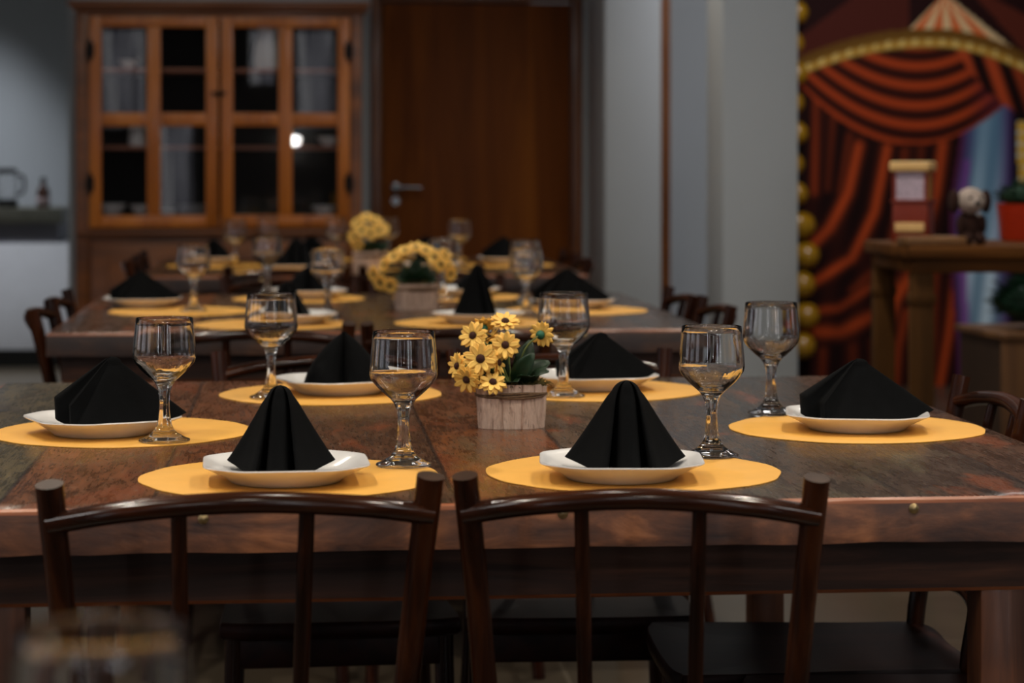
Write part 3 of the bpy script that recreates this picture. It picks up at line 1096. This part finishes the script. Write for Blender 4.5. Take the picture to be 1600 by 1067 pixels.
CAMV = (-.09, -1, .12)
make_pot((.321, 3.455, .7502), R(-5), 'bark pot of yellow daisies in sharp focus on the nearest laid table', [
    ((-.0570, -.020, .138), (-.35, -1, .35), .0225),
    ((-.0085, .010, .157), (.05, -.55, 1), .0235),
    ((-.0085, -.022, .124), (.0, -1, .25), .0225),
    ((-.0455, -.040, .105), (-.12, -1, .22), .0265),
    ((-.0800, -.025, .093), (-1, -.75, .15), .0215),
    ((-.0660, -.040, .074), (-.55, -1, -.35), .0225),
    ((-.0270, -.046, .071), (.1, -.75, .75), .0220, -.007),
    ((.0465, -.010, .139), (.45, .85, .10), .0200),
    ((-.0420, .020, .150), (-.1, .6, .8), .0190),
    ((-.0190, -.026, .098), (1, -.35, .1), .0200),
    ((-.0560, -.020, .082), (-.5, -.8, .2), .0200),
    ((-.0330, .010, .132), (-.5, -.2, .8), .0190),
], [
    ((.005, -.010, .060), (.034, -.030, .112), .030, (-.3, -1, .2)),
    ((.015, -.005, .060), (.058, -.012, .098), .034, (-.2, -.8, .8)),
    ((.020, -.015, .062), (.056, -.045, .086), .026, (0, -.6, 1)),
    ((-.005, -.020, .060), (.010, -.048, .072), .042, (0, -.5, 1)),
    ((-.015, .005, .06), (-.018, .012, .115), .034, (-.2, -1, .1)),
    ((.010, .010, .06), (.030, .020, .128), .030, (-.1, -1, .1)),
    ((.022, -.022, .060), (.030, -.052, .080), .034, (.2, -.7, .8)),
    ((-.030, -.01, .06), (-.052, -.032, .074), .030, (0, -.6, .8)),
], seed=4)
make_pot((.32, 6.19, .7502), R(-4), 'bark pot of arching drooping daisies on the second table', [
    ((-.112, -.03, .095), (-.8, -.6, -.2), .026), ((-.095, -.035, .074), (-.4, -1, -.3), .025), ((-.070, -.04, .066), (-.1, -1, -.4), .025),
    ((-.085, -.02, .120), (-.8, -.5, .3), .025), ((-.060, -.02, .142), (-.5, -.6, .6), .025), ((-.030, -.01, .158), (-.2, -.5, .9), .027),
    ((.000, 0, .166), (0, -.5, .9), .028), ((.026, -.01, .158), (.2, -.6, .8), .026), ((.050, -.025, .140), (.3, -1, .4), .028),
    ((.066, -.025, .122), (.5, -1, .1), .025), ((.088, -.02, .118), (.9, -.5, .3), .022), ((.092, -.02, .096), (.8, -.7, -.2), .025),
    ((.080, .0, .150), (.6, -.3, .7), .020),
], [
    ((-.01, -.01, .065), (-.035, -.035, .115), .05, (0, -1, .3)), ((.01, -.01, .065), (.03, -.035, .12), .05, (0, -1, .3)),
    ((.0, -.0, .065), (.0, -.02, .135), .05, (0, -1, .1)), ((.02, -.01, .065), (.055, -.04, .085), .045, (0, -.8, .6)),
    ((-.02, -.01, .065), (-.05, -.045, .09), .045, (0, -.8, .6)), ((0, -.02, .065), (.005, -.06, .085), .05, (0, -.7, .7)),
], .060, .052, .072, seed=9)
make_pot((.26, 8.30, .7502), R(3), 'bark pot with a tight cluster of daisies on the farthest table', [
    ((-.055, -.03, .125), (-.5, -1, .1), .03), ((-.03, -.05, .150), (-.2, -1, .3), .03), ((.0, -.05, .140), (0, -1, .2), .03), ((.030, -.045, .150), (.2, -1, .3), .03),
    ((.052, -.03, .155), (.6, -.8, .3), .028), ((-.045, -.02, .175), (-.5, -.7, .6), .028), ((-.01, -.02, .195), (0, -.6, .8), .03), ((.02, -.02, .185), (.2, -.6, .8), .03),
    ((-.045, -.045, .100), (-.4, -1, -.3), .026),
], [
    ((-.01, -.01, .065), (-.035, -.045, .105), .05, (0, -1, .4)), ((.01, -.01, .065), (.045, -.045, .105), .05, (0, -1, .4)),
    ((.0, -.02, .065), (.005, -.055, .11), .05, (0, -1, .3)), ((.02, -.01, .065), (.07, -.03, .1), .045, (0, -.8, .6)),
], .060, .052, .075, seed=14)

# ------------------------------------------------------------------ glazed cabinet
c = thing('display_cabinet', (-0.329, 10.0, 0), 0, 'orange wooden display cabinet with two glazed doors against the back wall', 'cabinet')
CW = 0.611
bm = bmesh.new()
box(bm, -CW, -CW + .06, 0, .46, .0, 1.79, .003)
box(bm, CW - .06, CW, 0, .46, .0, 1.79, .003)
box(bm, -CW + .06, CW - .06, 0, .46, 1.745, 1.79, .003)
box(bm, -CW + .06, CW - .06, 0.01, .46, .0, .84, .003)
box(bm, -CW + .06, CW - .06, .005, .43, .8401, .905, .003)
link_mesh('carcass', bm, M['cabdark'], c, sharp=40)
bm = bmesh.new()
box(bm, -CW - .018, CW + .018, -.03, .47, 1.7905, 1.808, .004)
box(bm, -CW - .032, CW + .032, -.05, .48, 1.8085, 1.832, .004)
link_mesh('cornice', bm, M['cabdark'], c, sharp=40)
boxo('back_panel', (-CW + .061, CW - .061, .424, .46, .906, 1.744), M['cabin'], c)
boxo('ledge', (-CW - .0, CW + .0, -.022, -.001, .828, .850), M['cabdark'], c, .004)
for z in (1.196, 1.530):
    boxo('shelf', (-CW + .061, CW - .061, .03, .423, z, z + .016), M['shelf'], c, .002)
for s in (-1, 1):
    # door: frame with a cross of glazing bars
    x0, x1 = (-.552, -.006) if s < 0 else (.006, .558)
    z0, z1 = .862, 1.765
    dr = thing('door', (0, 0, 0))
    dr.parent = c
    fw = .052
    xm, zm = (x0 + x1) / 2, 1.325
    bm = bmesh.new()
    box(bm, x0, x0 + fw, -.022, -.001, z0, z1, .003)
    box(bm, x1 - fw, x1, -.022, -.001, z0, z1, .003)
    box(bm, x0 + fw, x1 - fw, -.022, -.001, z0, z0 + .052, .003)
    box(bm, x0 + fw, x1 - fw, -.022, -.001, z1 - .045, z1, .003)
    box(bm, xm - .029, xm + .029, -.020, -.002, z0 + .052, z1 - .045, .003)
    box(bm, x0 + fw, xm - .029, -.020, -.002, zm - .028, zm + .028, .003)
    box(bm, xm + .029, x1 - fw, -.020, -.002, zm - .028, zm + .028, .003)
    link_mesh('door_frame', bm, M['cabwood'], dr, sharp=40)
    boxo('glass_pane', (x0 + .03, x1 - .03, -.0125, -.0095, z0 + .03, z1 - .03), M['pane'], dr)
    for hz in (1.62, 1.05):
        bm = bmesh.new()
        xx = x0 + .004 if s < 0 else x1 - .004
        tube(bm, [(xx, -.026, hz - .05), (xx, -.026, hz + .05)], .007, 10)
        box(bm, xx - .018, xx + .018, -.025, -.0225, hz - .03, hz + .03)
        link_mesh('hinge', bm, M['iron'], dr, sharp=40)
bm = bmesh.new()
box(bm, -.035, .03, -.030, -.0225, 1.43, 1.445, .002)
tube(bm, [(0.0, -.03, 1.42), (.0, -.045, 1.437)], .007, 10)
link_mesh('latch', bm, M['iron'], c, sharp=40)
for s in (-1, 1):
    bm = bmesh.new()
    xa, xb = (-.54, -.01) if s < 0 else (.01, .54)
    box(bm, xa, xb, -.016, .0095, .10, .79, .004)
    box(bm, xa + .07, xb - .07, -.022, -.0165, .17, .72, .006)
    lo = link_mesh('lower_door', bm, M['cabdark'], c, sharp=40)
    bm = bmesh.new()
    lathe(bm, [(0, 0), (.008, 0), (.008, .012), (.014, .02), (.012, .03), (0, .032)], 14)
    bmesh.ops.rotate(bm, verts=bm.verts, matrix=Matrix.Rotation(PI / 2, 3, 'X'))
    link_mesh('knob', bm, M['iron'], lo, (-.06 if s < 0 else .06, -.017, .5), sharp=40)


# crockery inside
def dish(kind, loc, label, group, scale=1.0):
    bm = bmesh.new()
    if kind == 'bowl':
        lathe(bm, [(0, .004), (.03, 0), (.034, .004), (.055, .03), (.066, .052), (.063, .052), (.052, .032), (.03, .008), (0, .008)], 28)
    elif kind == 'stack':
        for i in range(4):
            z = i * .013
            lathe(bm, [(0, z), (.06, z), (.098, z + .011), (.096, z + .0125), (.06, z + .004), (0, z + .004)], 28)
    elif kind == 'jug':
        lathe(bm, [(0, 0), (.05, 0), (.056, .03), (.05, .09), (.036, .13), (.042, .155), (.039, .155), (.032, .13), (.045, .09), (.05, .03), (0, .01)], 28)
    o = link_mesh({'bowl': 'bowl', 'stack': 'plate_stack', 'jug': 'jug'}[kind], bm, M['porcelain'], None, loc, sharp=50)
    o.scale = (scale,) * 3
    return tag(o, label, {'bowl': 'bowl', 'stack': 'plates', 'jug': 'jug'}[kind], group)


CG = 'white crockery inside the cabinet'
for i, (x, sc) in enumerate(((-.80, 1.1), (-.655, 1.0), (-.555, .6))):
    dish('bowl', (x, 10.10, .9055), ['pale bowl at the far left of the cabinet floor, behind glass', 'pale bowl on the cabinet floor, middle of three on the left', 'pale bowl on the cabinet floor, inner of three on the left'][i], CG, sc)
dish('stack', (-.43, 10.12, .9055), 'low stack of white plates on the cabinet floor beside the bowls', CG, 1.0)
dish('bowl', (.12, 10.1, .9055), 'pale bowl on the cabinet floor behind the right door', CG, .9)
dish('bowl', (-.72, 10.09, 1.5465), 'white bowl on the upper shelf behind the left door', CG, .7)
dish('jug', (-.68, 10.1, 1.2125), 'white jug on the lower shelf behind the left door', CG, .8)
dish('bowl', (.14, 10.09, 1.2125), 'white bowl on the lower shelf behind the right door', CG, .8)
dish('jug', (-.12, 10.12, 1.5465), 'white jug on the upper shelf behind the right door', CG, 1.2)

# ------------------------------------------------------------------ kitchen counter
k = thing('kitchen_counter', (-3.0, 13.0, 0), 0, 'white kitchen counter with dark granite top seen left of the cabinet', 'counter')
boxo('worktop', (-1.8, 1.71, -.03, .62, .80, .885), M['granite'], k, .005)
boxo('shaded_recess', (-1.78, 1.68, .02, .6, .690, .7995), M['shadedpanel'], k)  # grey colour carries the shade below the worktop
boxo('front_panel', (-1.8, 1.80, 0, .6, .10, .6895), M['whitepanel'], k, .003)
boxo('plinth', (-1.8, 1.75, .04, .58, .0, .0995), M['kick'], k)
j = thing('blender_jar', (-1.62, 13.2, .8855), 0, 'glass blender jar with black lid and base on the kitchen counter', 'blender')
bm = bmesh.new()
lathe(bm, [(0, 0), (.058, 0), (.062, .01), (.055, .045), (0, .045)], 24)
link_mesh('base', bm, M['black'], j, sharp=40)
bm = bmesh.new()
lathe(bm, [(0, .0455), (.05, .0455), (.062, .12), (.05, .19), (.046, .19), (.058, .12), (.046, .05), (0, .05)], 24)
link_mesh('jar', bm, M['glass'], j, sharp=50)
bm = bmesh.new()
lathe(bm, [(0, .1905), (.056, .1905), (.056, .215), (.03, .222), (0, .222)], 24)
link_mesh('lid', bm, M['black'], j, sharp=40)
bm = bmesh.new()
tube(bm, spline([(.05, 0, .18), (.09, 0, .17), (.092, 0, .09), (.054, 0, .07)], 12, False), .009, 10)
link_mesh('handle', bm, M['black'], j)
b = thing('bottle', (-1.42, 13.2, .8855), 0, 'small brown bottle with pale lower label on the kitchen counter', 'bottle')
bm = bmesh.new()
lathe(bm, [(0, .0), (.034, .0), (.036, .01), (.036, .085), (.030, .105), (.016, .12), (.014, .15), (0, .15)], 24)
link_mesh('bottle_body', bm, M['amber'], b, sharp=50)
bm = bmesh.new()
lathe(bm, [(.0365, .012), (.0372, .012), (.0372, .055), (.0365, .055)], 24)
link_mesh('paper_label', bm, M['labelpaper'], b)
bm = bmesh.new()
lathe(bm, [(0, .1505), (.017, .1505), (.017, .168), (0, .168)], 16)
link_mesh('cap', bm, M['black'], b, sharp=40)


# ------------------------------------------------------------------ circus backdrop: flat printed panel
def sm(a, b, x):
    t = max(0.0, min(1.0, (x - a) / (b - a)))
    return t * t * (3 - 2 * t)


def mixc(a, b, t):
    return tuple(p + (q - p) * t for p, q in zip(a, b))


STROKES = [
    ([(1342, 228), (1325, 300), (1295, 355), (1256, 396)], 10, .95), ([(1386, 232), (1366, 330), (1330, 402), (1256, 448)], 9, .95),
    ([(1412, 236), (1402, 330), (1384, 402)], 8, .5), ([(1472, 226), (1462, 300), (1440, 372)], 10, .85),
    ([(1274, 160), (1272, 300)], 7, .6), ([(1302, 185), (1293, 295)], 6, .42), ([(1326, 212), (1312, 300)], 6, .42), ([(1440, 232), (1430, 340)], 7, .4),
    ([(1256, 484), (1310, 479), (1365, 442)], 8, .7), ([(1256, 514), (1312, 516), (1372, 486)], 12, .8), ([(1330, 452), (1385, 405)], 8, .45),
    ([(1428, 424), (1398, 463), (1386, 498)], 14, 1.0), ([(1414, 486), (1403, 540), (1394, 625)], 9, .75), ([(1462, 418), (1458, 520), (1447, 625)], 9, .55),
    ([(1493, 436), (1482, 520), (1463, 625)], 9, .85), ([(1286, 545), (1283, 625)], 8, .4), ([(1332, 540), (1336, 625)], 10, .3), ([(1362, 530), (1366, 625)], 8, .35)]


def folds(x, y):
    v = 0.0
    for pts, w, b in STROKES:
        if min(p[0] for p in pts) - 30 > x or max(p[0] for p in pts) + 30 < x or pts[0][1] - 40 > y and pts[-1][1] - 40 > y or max(p[1] for p in pts) + 30 < y:
            continue
        dm = 1e9
        for (ax, ay), (bx, by) in zip(pts, pts[1:]):
            dx, dy = bx - ax, by - ay
            t = max(0.0, min(1.0, ((x - ax) * dx + (y - ay) * dy) / (dx * dx + dy * dy)))
            dm = min(dm, (x - ax - dx * t) ** 2 + (y - ay - dy * t) ** 2)
        v = max(v, b * math.exp(-dm / (w * w * .9)))
    return v


def print_colour(x, y):
    """the printed design, in its own print units"""
    DK, RD, OR = (22, 6, 6), (100, 28, 12), (204, 78, 30)
    arch = 60 + ((x - 1455) ** 2) / (934 if x < 1455 else 560)
    # tent roof stripes above the arch
    if y < arch - 14:
        col = (42, 16, 14)
        u = x + (y * 1.35)
        if 1330 < u < 1480 and x < 1420:
            col = (84, 34, 24)
        if x > 1525 and 0.9 < (x - 1505) / (y + 25) < 2.0:
            col = (96, 40, 26)
        if y > -4:
            a = (x - 1475) / (y + 8)
            if -1.0 < a < 1.28:
                s = math.sin(a * 11.5 + .6)
                col = mixc((226, 106, 50), (240, 204, 150), sm(-.35, .35, s))
        return col
    if y < arch + 16:
        t = (y - arch + 14) / 30
        col = mixc((116, 78, 26), (206, 156, 64), sm(.35, .75, t))
        if abs(t - .7) < .16 and math.sin(x * .30) > .45:
            col = (240, 204, 120)
        return mixc(col, (60, 30, 14), sm(.9, 1.0, t) * .6)
    # right hand swag
    edge = 85 + max(0.0, x - 1495) * 1.28 - max(0.0, x - 1540) * .55
    if x > 1493 and y < edge:
        f = math.sin((x - 1495 - (y - 85) * .35) * .16)
        return mixc(DK, (190, 74, 34), sm(-1, .8, f) * (1 - .5 * sm(1560, 1640, x)))
    # central swag with hanging folds
    L = y + (x - 1425) ** 2 / 340.0
    if L < 226 and x < 1572:
        f = math.cos((L - 104) * 2 * PI / 30.5 + .5 * math.sin(x * .02))
        col = mixc(DK, OR, .12 + .88 * sm(-.75, 1.0, f))
        if x > 1500:
            col = mixc(col, (110, 40, 60), sm(1500, 1560, x) * .6)
        return mixc(col, RD, .15)
    # beam of blue stage light in the opening
    lb = 1500 - sm(200, 330, y) * 16 + sm(380, 560, y) * 10
    rb = 1572 - sm(220, 420, y) * 6
    if lb < x < 1700:
        t = (x - lb) / (rb - lb)
        if t < 1.25:
            b = sm(0, .45, t) * (1 - sm(.75, 1.2, t))
            br = .30 + .70 * sm(180, 450, y)
            col = mixc((70, 40, 90), mixc((86, 124, 150), (226, 246, 255), br * (.65 + .35 * math.sin(x * .17 + y * .02))), b)
            if abs(t - .22) < .07 and y > 250:
                col = mixc(col, (150, 70, 160), .6)
            if t < .12:
                col = mixc((100, 34, 60), col, t / .12)
            return mixc((14, 8, 14), col, 1 - sm(1.05, 1.25, t))
        if 1566 < x < 1640 and 190 < y < 315:
            e = abs(x - 1600) * .62 + abs(y - 255) * .42
            if e < 34:
                if math.hypot((x % 17) - 8.5, (y % 18) - 9) < 4.5:
                    return (236, 240, 226)
                return (232, 180, 66)
        return (20, 12, 14)
    # hanging drapes
    soft = .10 + .06 * math.sin(x * .13 + y * .02)
    return mixc(DK, OR, min(1.0, soft + .9 * folds(x, y)))


bk_x0, bk_x1, bk_z1, bk_y = 2.49, 4.25, 2.3, 11.5
NX, NZ = 200, 260
verts, faces, cols = [], [], []
cth, sth = math.cos(.0931), math.sin(.0931)
for jz in range(NZ + 1):
    z = bk_z1 * jz / NZ
    for ix in range(NX + 1):
        x = bk_x0 + (bk_x1 - bk_x0) * ix / NX
        verts.append((x - bk_x0, 0, z))
        ux = 1258 + (x - 2.565) * 301.5
        uy = 250.4 + (1.15 - z) * 304.5
        r, g, b_ = print_colour(ux, uy)
        cols.append((lin(r), lin(g), lin(b_), 1))
for jz in range(NZ):
    for ix in range(NX):
        a = jz * (NX + 1) + ix
        faces.append((a, a + 1, a + NX + 2, a + NX + 1))
me = bpy.data.meshes.new('printed_panel')
me.from_pydata(verts, [], faces)
at = me.color_attributes.new('print', 'FLOAT_COLOR', 'POINT')
for i, cc in enumerate(cols):
    at.data[i].color = cc
pm = NT('printed_canvas')
av = pm.n('ShaderNodeVertexColor')
av.layer_name = 'print'
pm.l(av.outputs['Color'], pm.b.inputs['Base Color'])
pm.set(Roughness=0.7)
pm.b.inputs['Specular IOR Level'].default_value = 0.12
me.materials.append(pm.m)
bd = thing('party_backdrop', (bk_x0, bk_y, 0), 0, 'printed circus backdrop with red curtains and gold arch behind the rustic table', 'backdrop')
po = bpy.data.objects.new('printed_panel', me)
COL.objects.link(po)
po.parent = bd
boxo('support_frame', (0.0, bk_x1 - bk_x0, 0.004, .04, 0, bk_z1), M['black'], bd)

# balloon garland down the panel's left edge
rnd = random.Random(21)
ORD = 'first second third fourth fifth sixth seventh eighth ninth tenth eleventh twelfth thirteenth'.split()
for i in range(13):
    z = .22 + i * .152
    bal = thing('balloon', (2.482 + (.010 if i % 2 else -.010) + (.05 if z < .9 else 0), bk_y - .11, z), rnd.random() * 6)
    bm = bmesh.new()
    q = .066 if z < .9 else .058
    lathe(bm, [(0, -q * 1.2), (q * .12, -q * 1.17), (q * .55, -q * .85), (q * .9, -q * .3), (q, .15 * q), (q * .86, q * .62), (q * .5, q * .95), (0, q * 1.08)], 24)
    link_mesh('balloon_skin', bm, M['balloon'], bal)
    bm = bmesh.new()
    lathe(bm, [(0, -q * 1.15), (q * .07, -q * 1.2), (q * .13, -q * 1.28), (0, -q * 1.28)], 12)
    link_mesh('knot', bm, M['balloon'], bal)
    bal.rotation_euler = (rnd.uniform(-.3, .3), PI / 2 + rnd.uniform(-.5, .5), rnd.uniform(-.6, .6))
    tag(bal, 'gold balloon beside the circus backdrop, %s from the top of its garland' % ORD[12 - i], 'balloon', 'gold balloons beside the circus backdrop')

# ------------------------------------------------------------------ party table and what stands on it
pt = thing('party_table', (1.77, 6.56, 0), 0, 'rustic thick wooden table in front of the circus backdrop', 'table')
boxo('tabletop', (0, 1.5, 0, .545, .862, .90), M['party'], pt, .006)
boxo('apron', (.02, 1.48, .02, .045, .822, .8615), M['party'], pt, .003)
boxo('apron', (.02, .045, .0455, .50, .822, .8615), M['party'], pt, .003)
boxo('apron', (.02, 1.48, .5005, .525, .822, .8615), M['party'], pt, .003)
for (x, y) in ((.018, .02), (.018, .46), (1.42, .02), (1.42, .46)):
    bm = bmesh.new()
    box(bm, x, x + .062, y, y + .062, 0, .8215, .004)
    box(bm, x - .004, x + .066, y - .004, y + .066, .73, .76, .004)
    link_mesh('leg', bm, M['partyleg'], pt, sharp=40)

ca = thing('popcorn_cart', (1.895, 6.98, .9005), R(-30), 'small red toy cart with cream awning and pale windows on the rustic table', 'toy cart')
bm = bmesh.new()
box(bm, -.055, .055, -.04, .04, 0, .125, .003)
for (x, y) in ((-.05, -.035), (.05, -.035), (-.05, .035), (.05, .035)):
    box(bm, x - .005, x + .005, y - .005, y + .005, .125, .215)
box(bm, -.06, .06, -.045, .045, .120, .128, .002)
link_mesh('cart_body', bm, M['redbox'], ca, sharp=40)
boxo('front_window', (-.044, .044, -.036, -.033, .129, .213), M['paleglass'], ca)
boxo('side_window', (.047, .050, -.029, .029, .129, .213), M['corn'], ca)
boxo('awning', (-.062, .062, -.052, .05, .2155, .246), M['creambox'], ca, .006)
boxo('lower_panel', (-.046, .046, -.046, -.0405, .030, .058), M['creambox'], ca, .002)

pd = thing('plush_dog', (1.985, 6.68, .9005), R(8), 'small plush dog with pale face and dark floppy ears on the rustic table', 'plush toy')
pd.scale = (1.15, 1.15, 1.1)
bm = bmesh.new()


def blob(cx, cy, cz, rx, ry, rz):
    r = bmesh.ops.create_uvsphere(bm, u_segments=18, v_segments=12, radius=1)
    for v in r['verts']:
        v.co = Vector((cx + v.co.x * rx, cy + v.co.y * ry, cz + v.co.z * rz))


blob(0, .01, .05, .030, .034, .045)
blob(-.018, -.022, .016, .014, .024, .016)
blob(.018, -.022, .016, .014, .024, .016)
blob(-.030, -.012, .055, .010, .012, .026)
blob(.030, -.012, .055, .010, .012, .026)
bo = link_mesh('body', bm, M['plushdark'], pd)
md = bo.modifiers.new('one_skin', 'REMESH')
md.mode = 'VOXEL'
md.voxel_size = .004
bm = bmesh.new()
blob(0, -.006, .118, .038, .034, .036)
blob(0, -.034, .110, .020, .016, .016)
ho = link_mesh('head', bm, M['plushpale'], pd)
md = ho.modifiers.new('one_skin', 'REMESH')
md.mode = 'VOXEL'
md.voxel_size = .004
for s in (-1, 1):
    bm = bmesh.new()
    blob(s * .044, 0, .116, .014, .018, .032)
    link_mesh('ear', bm, M['plushdark'], pd)
    bm = bmesh.new()
    blob(s * .014, -.037, .126, .0045, .004, .0045)
    link_mesh('eye', bm, M['plushnose'], pd)
bm = bmesh.new()
blob(0, -.050, .113, .008, .006, .006)
link_mesh('nose', bm, M['plushnose'], pd)
bm = bmesh.new()
blob(.040, .03, .045, .014, .014, .040)
link_mesh('tail', bm, M['plushpale'], pd)

tr = tag(boxo('serving_board', (-.09, .09, -.06, .06, 0, .026), M['board'], None, .005, (1.858, 6.64, .9005)), 'small wooden board lying at the front corner of the rustic table', 'board')


def tuft(name, loc, rx, ry, rz, n, label, cat, seed, parent=None):
    rnd = random.Random(seed)
    bm = bmesh.new()
    bmesh.ops.create_uvsphere(bm, u_segments=20, v_segments=12, radius=1)
    for v in bm.verts:
        v.co = Vector((v.co.x * rx * .85, v.co.y * ry * .85, rz + v.co.z * rz * .85))
    for i in range(n):
        u, a = rnd.uniform(-.4, 1), rnd.random() * 2 * PI
        q = math.sqrt(1 - u * u)
        p = Vector((q * math.cos(a) * rx, q * math.sin(a) * ry, rz + u * rz))
        d = (p - Vector((0, 0, rz))).normalized() + Vector((rnd.uniform(-.6, .6), rnd.uniform(-.6, .6), rnd.uniform(-.2, .6)))
        sd = d.cross(Vector((rnd.random(), rnd.random(), rnd.random()))).normalized()
        L = rnd.uniform(.12, .28) * rx
        b0 = p * .84 + Vector((0, 0, rz)) * .16
        bm.faces.new([bm.verts.new(b0 - sd * L * .12), bm.verts.new(b0 + sd * L * .12), bm.verts.new(b0 + d * L)])
    o = link_mesh(name, bm, M['bush'], parent, loc, smooth=False)
    if label:
        tag(o, label, cat)
    return o


rp = thing('red_planter', (2.27, 7.0, .9005), 0, 'red pot with round green bush on the rustic table', 'planter')
bm = bmesh.new()
lathe(bm, [(0, 0), (.085, 0), (.09, .01), (.10, .10), (.104, .115), (.098, .115), (.09, .10), (0, .10)], 32)
link_mesh('pot', bm, M['redpot'], rp, sharp=50)
tuft('foliage', (0, 0, .09), .10, .10, .045, 500, None, None, 5, rp)

cr = thing('wooden_crate', (2.315, 7.42, 0), R(3), 'tall slatted wooden crate standing behind the rustic table legs', 'crate')
CRW, CRH = .62, .58
bm = bmesh.new()
for i in range(4):
    x = .0 + i * .155
    box(bm, x, x + (.10 if i % 2 == 0 else .07), 0, .018, .0, CRH - .022, .003)
link_mesh('front_slats', bm, M['crate'], cr, sharp=40)
boxo('top_frame', (-.008, CRW + .008, -.008, .45, CRH - .0215, CRH), M['crate'], cr, .003)
boxo('inner_box', (.01, CRW - .01, .0185, .44, 0, CRH - .022), M['cratein'], cr)
tuft('topiary_bush', (2.53, 7.62, CRH + .001), .19, .15, .085, 900, 'round dark green artificial bush on the slatted crate', 'plant', 8)
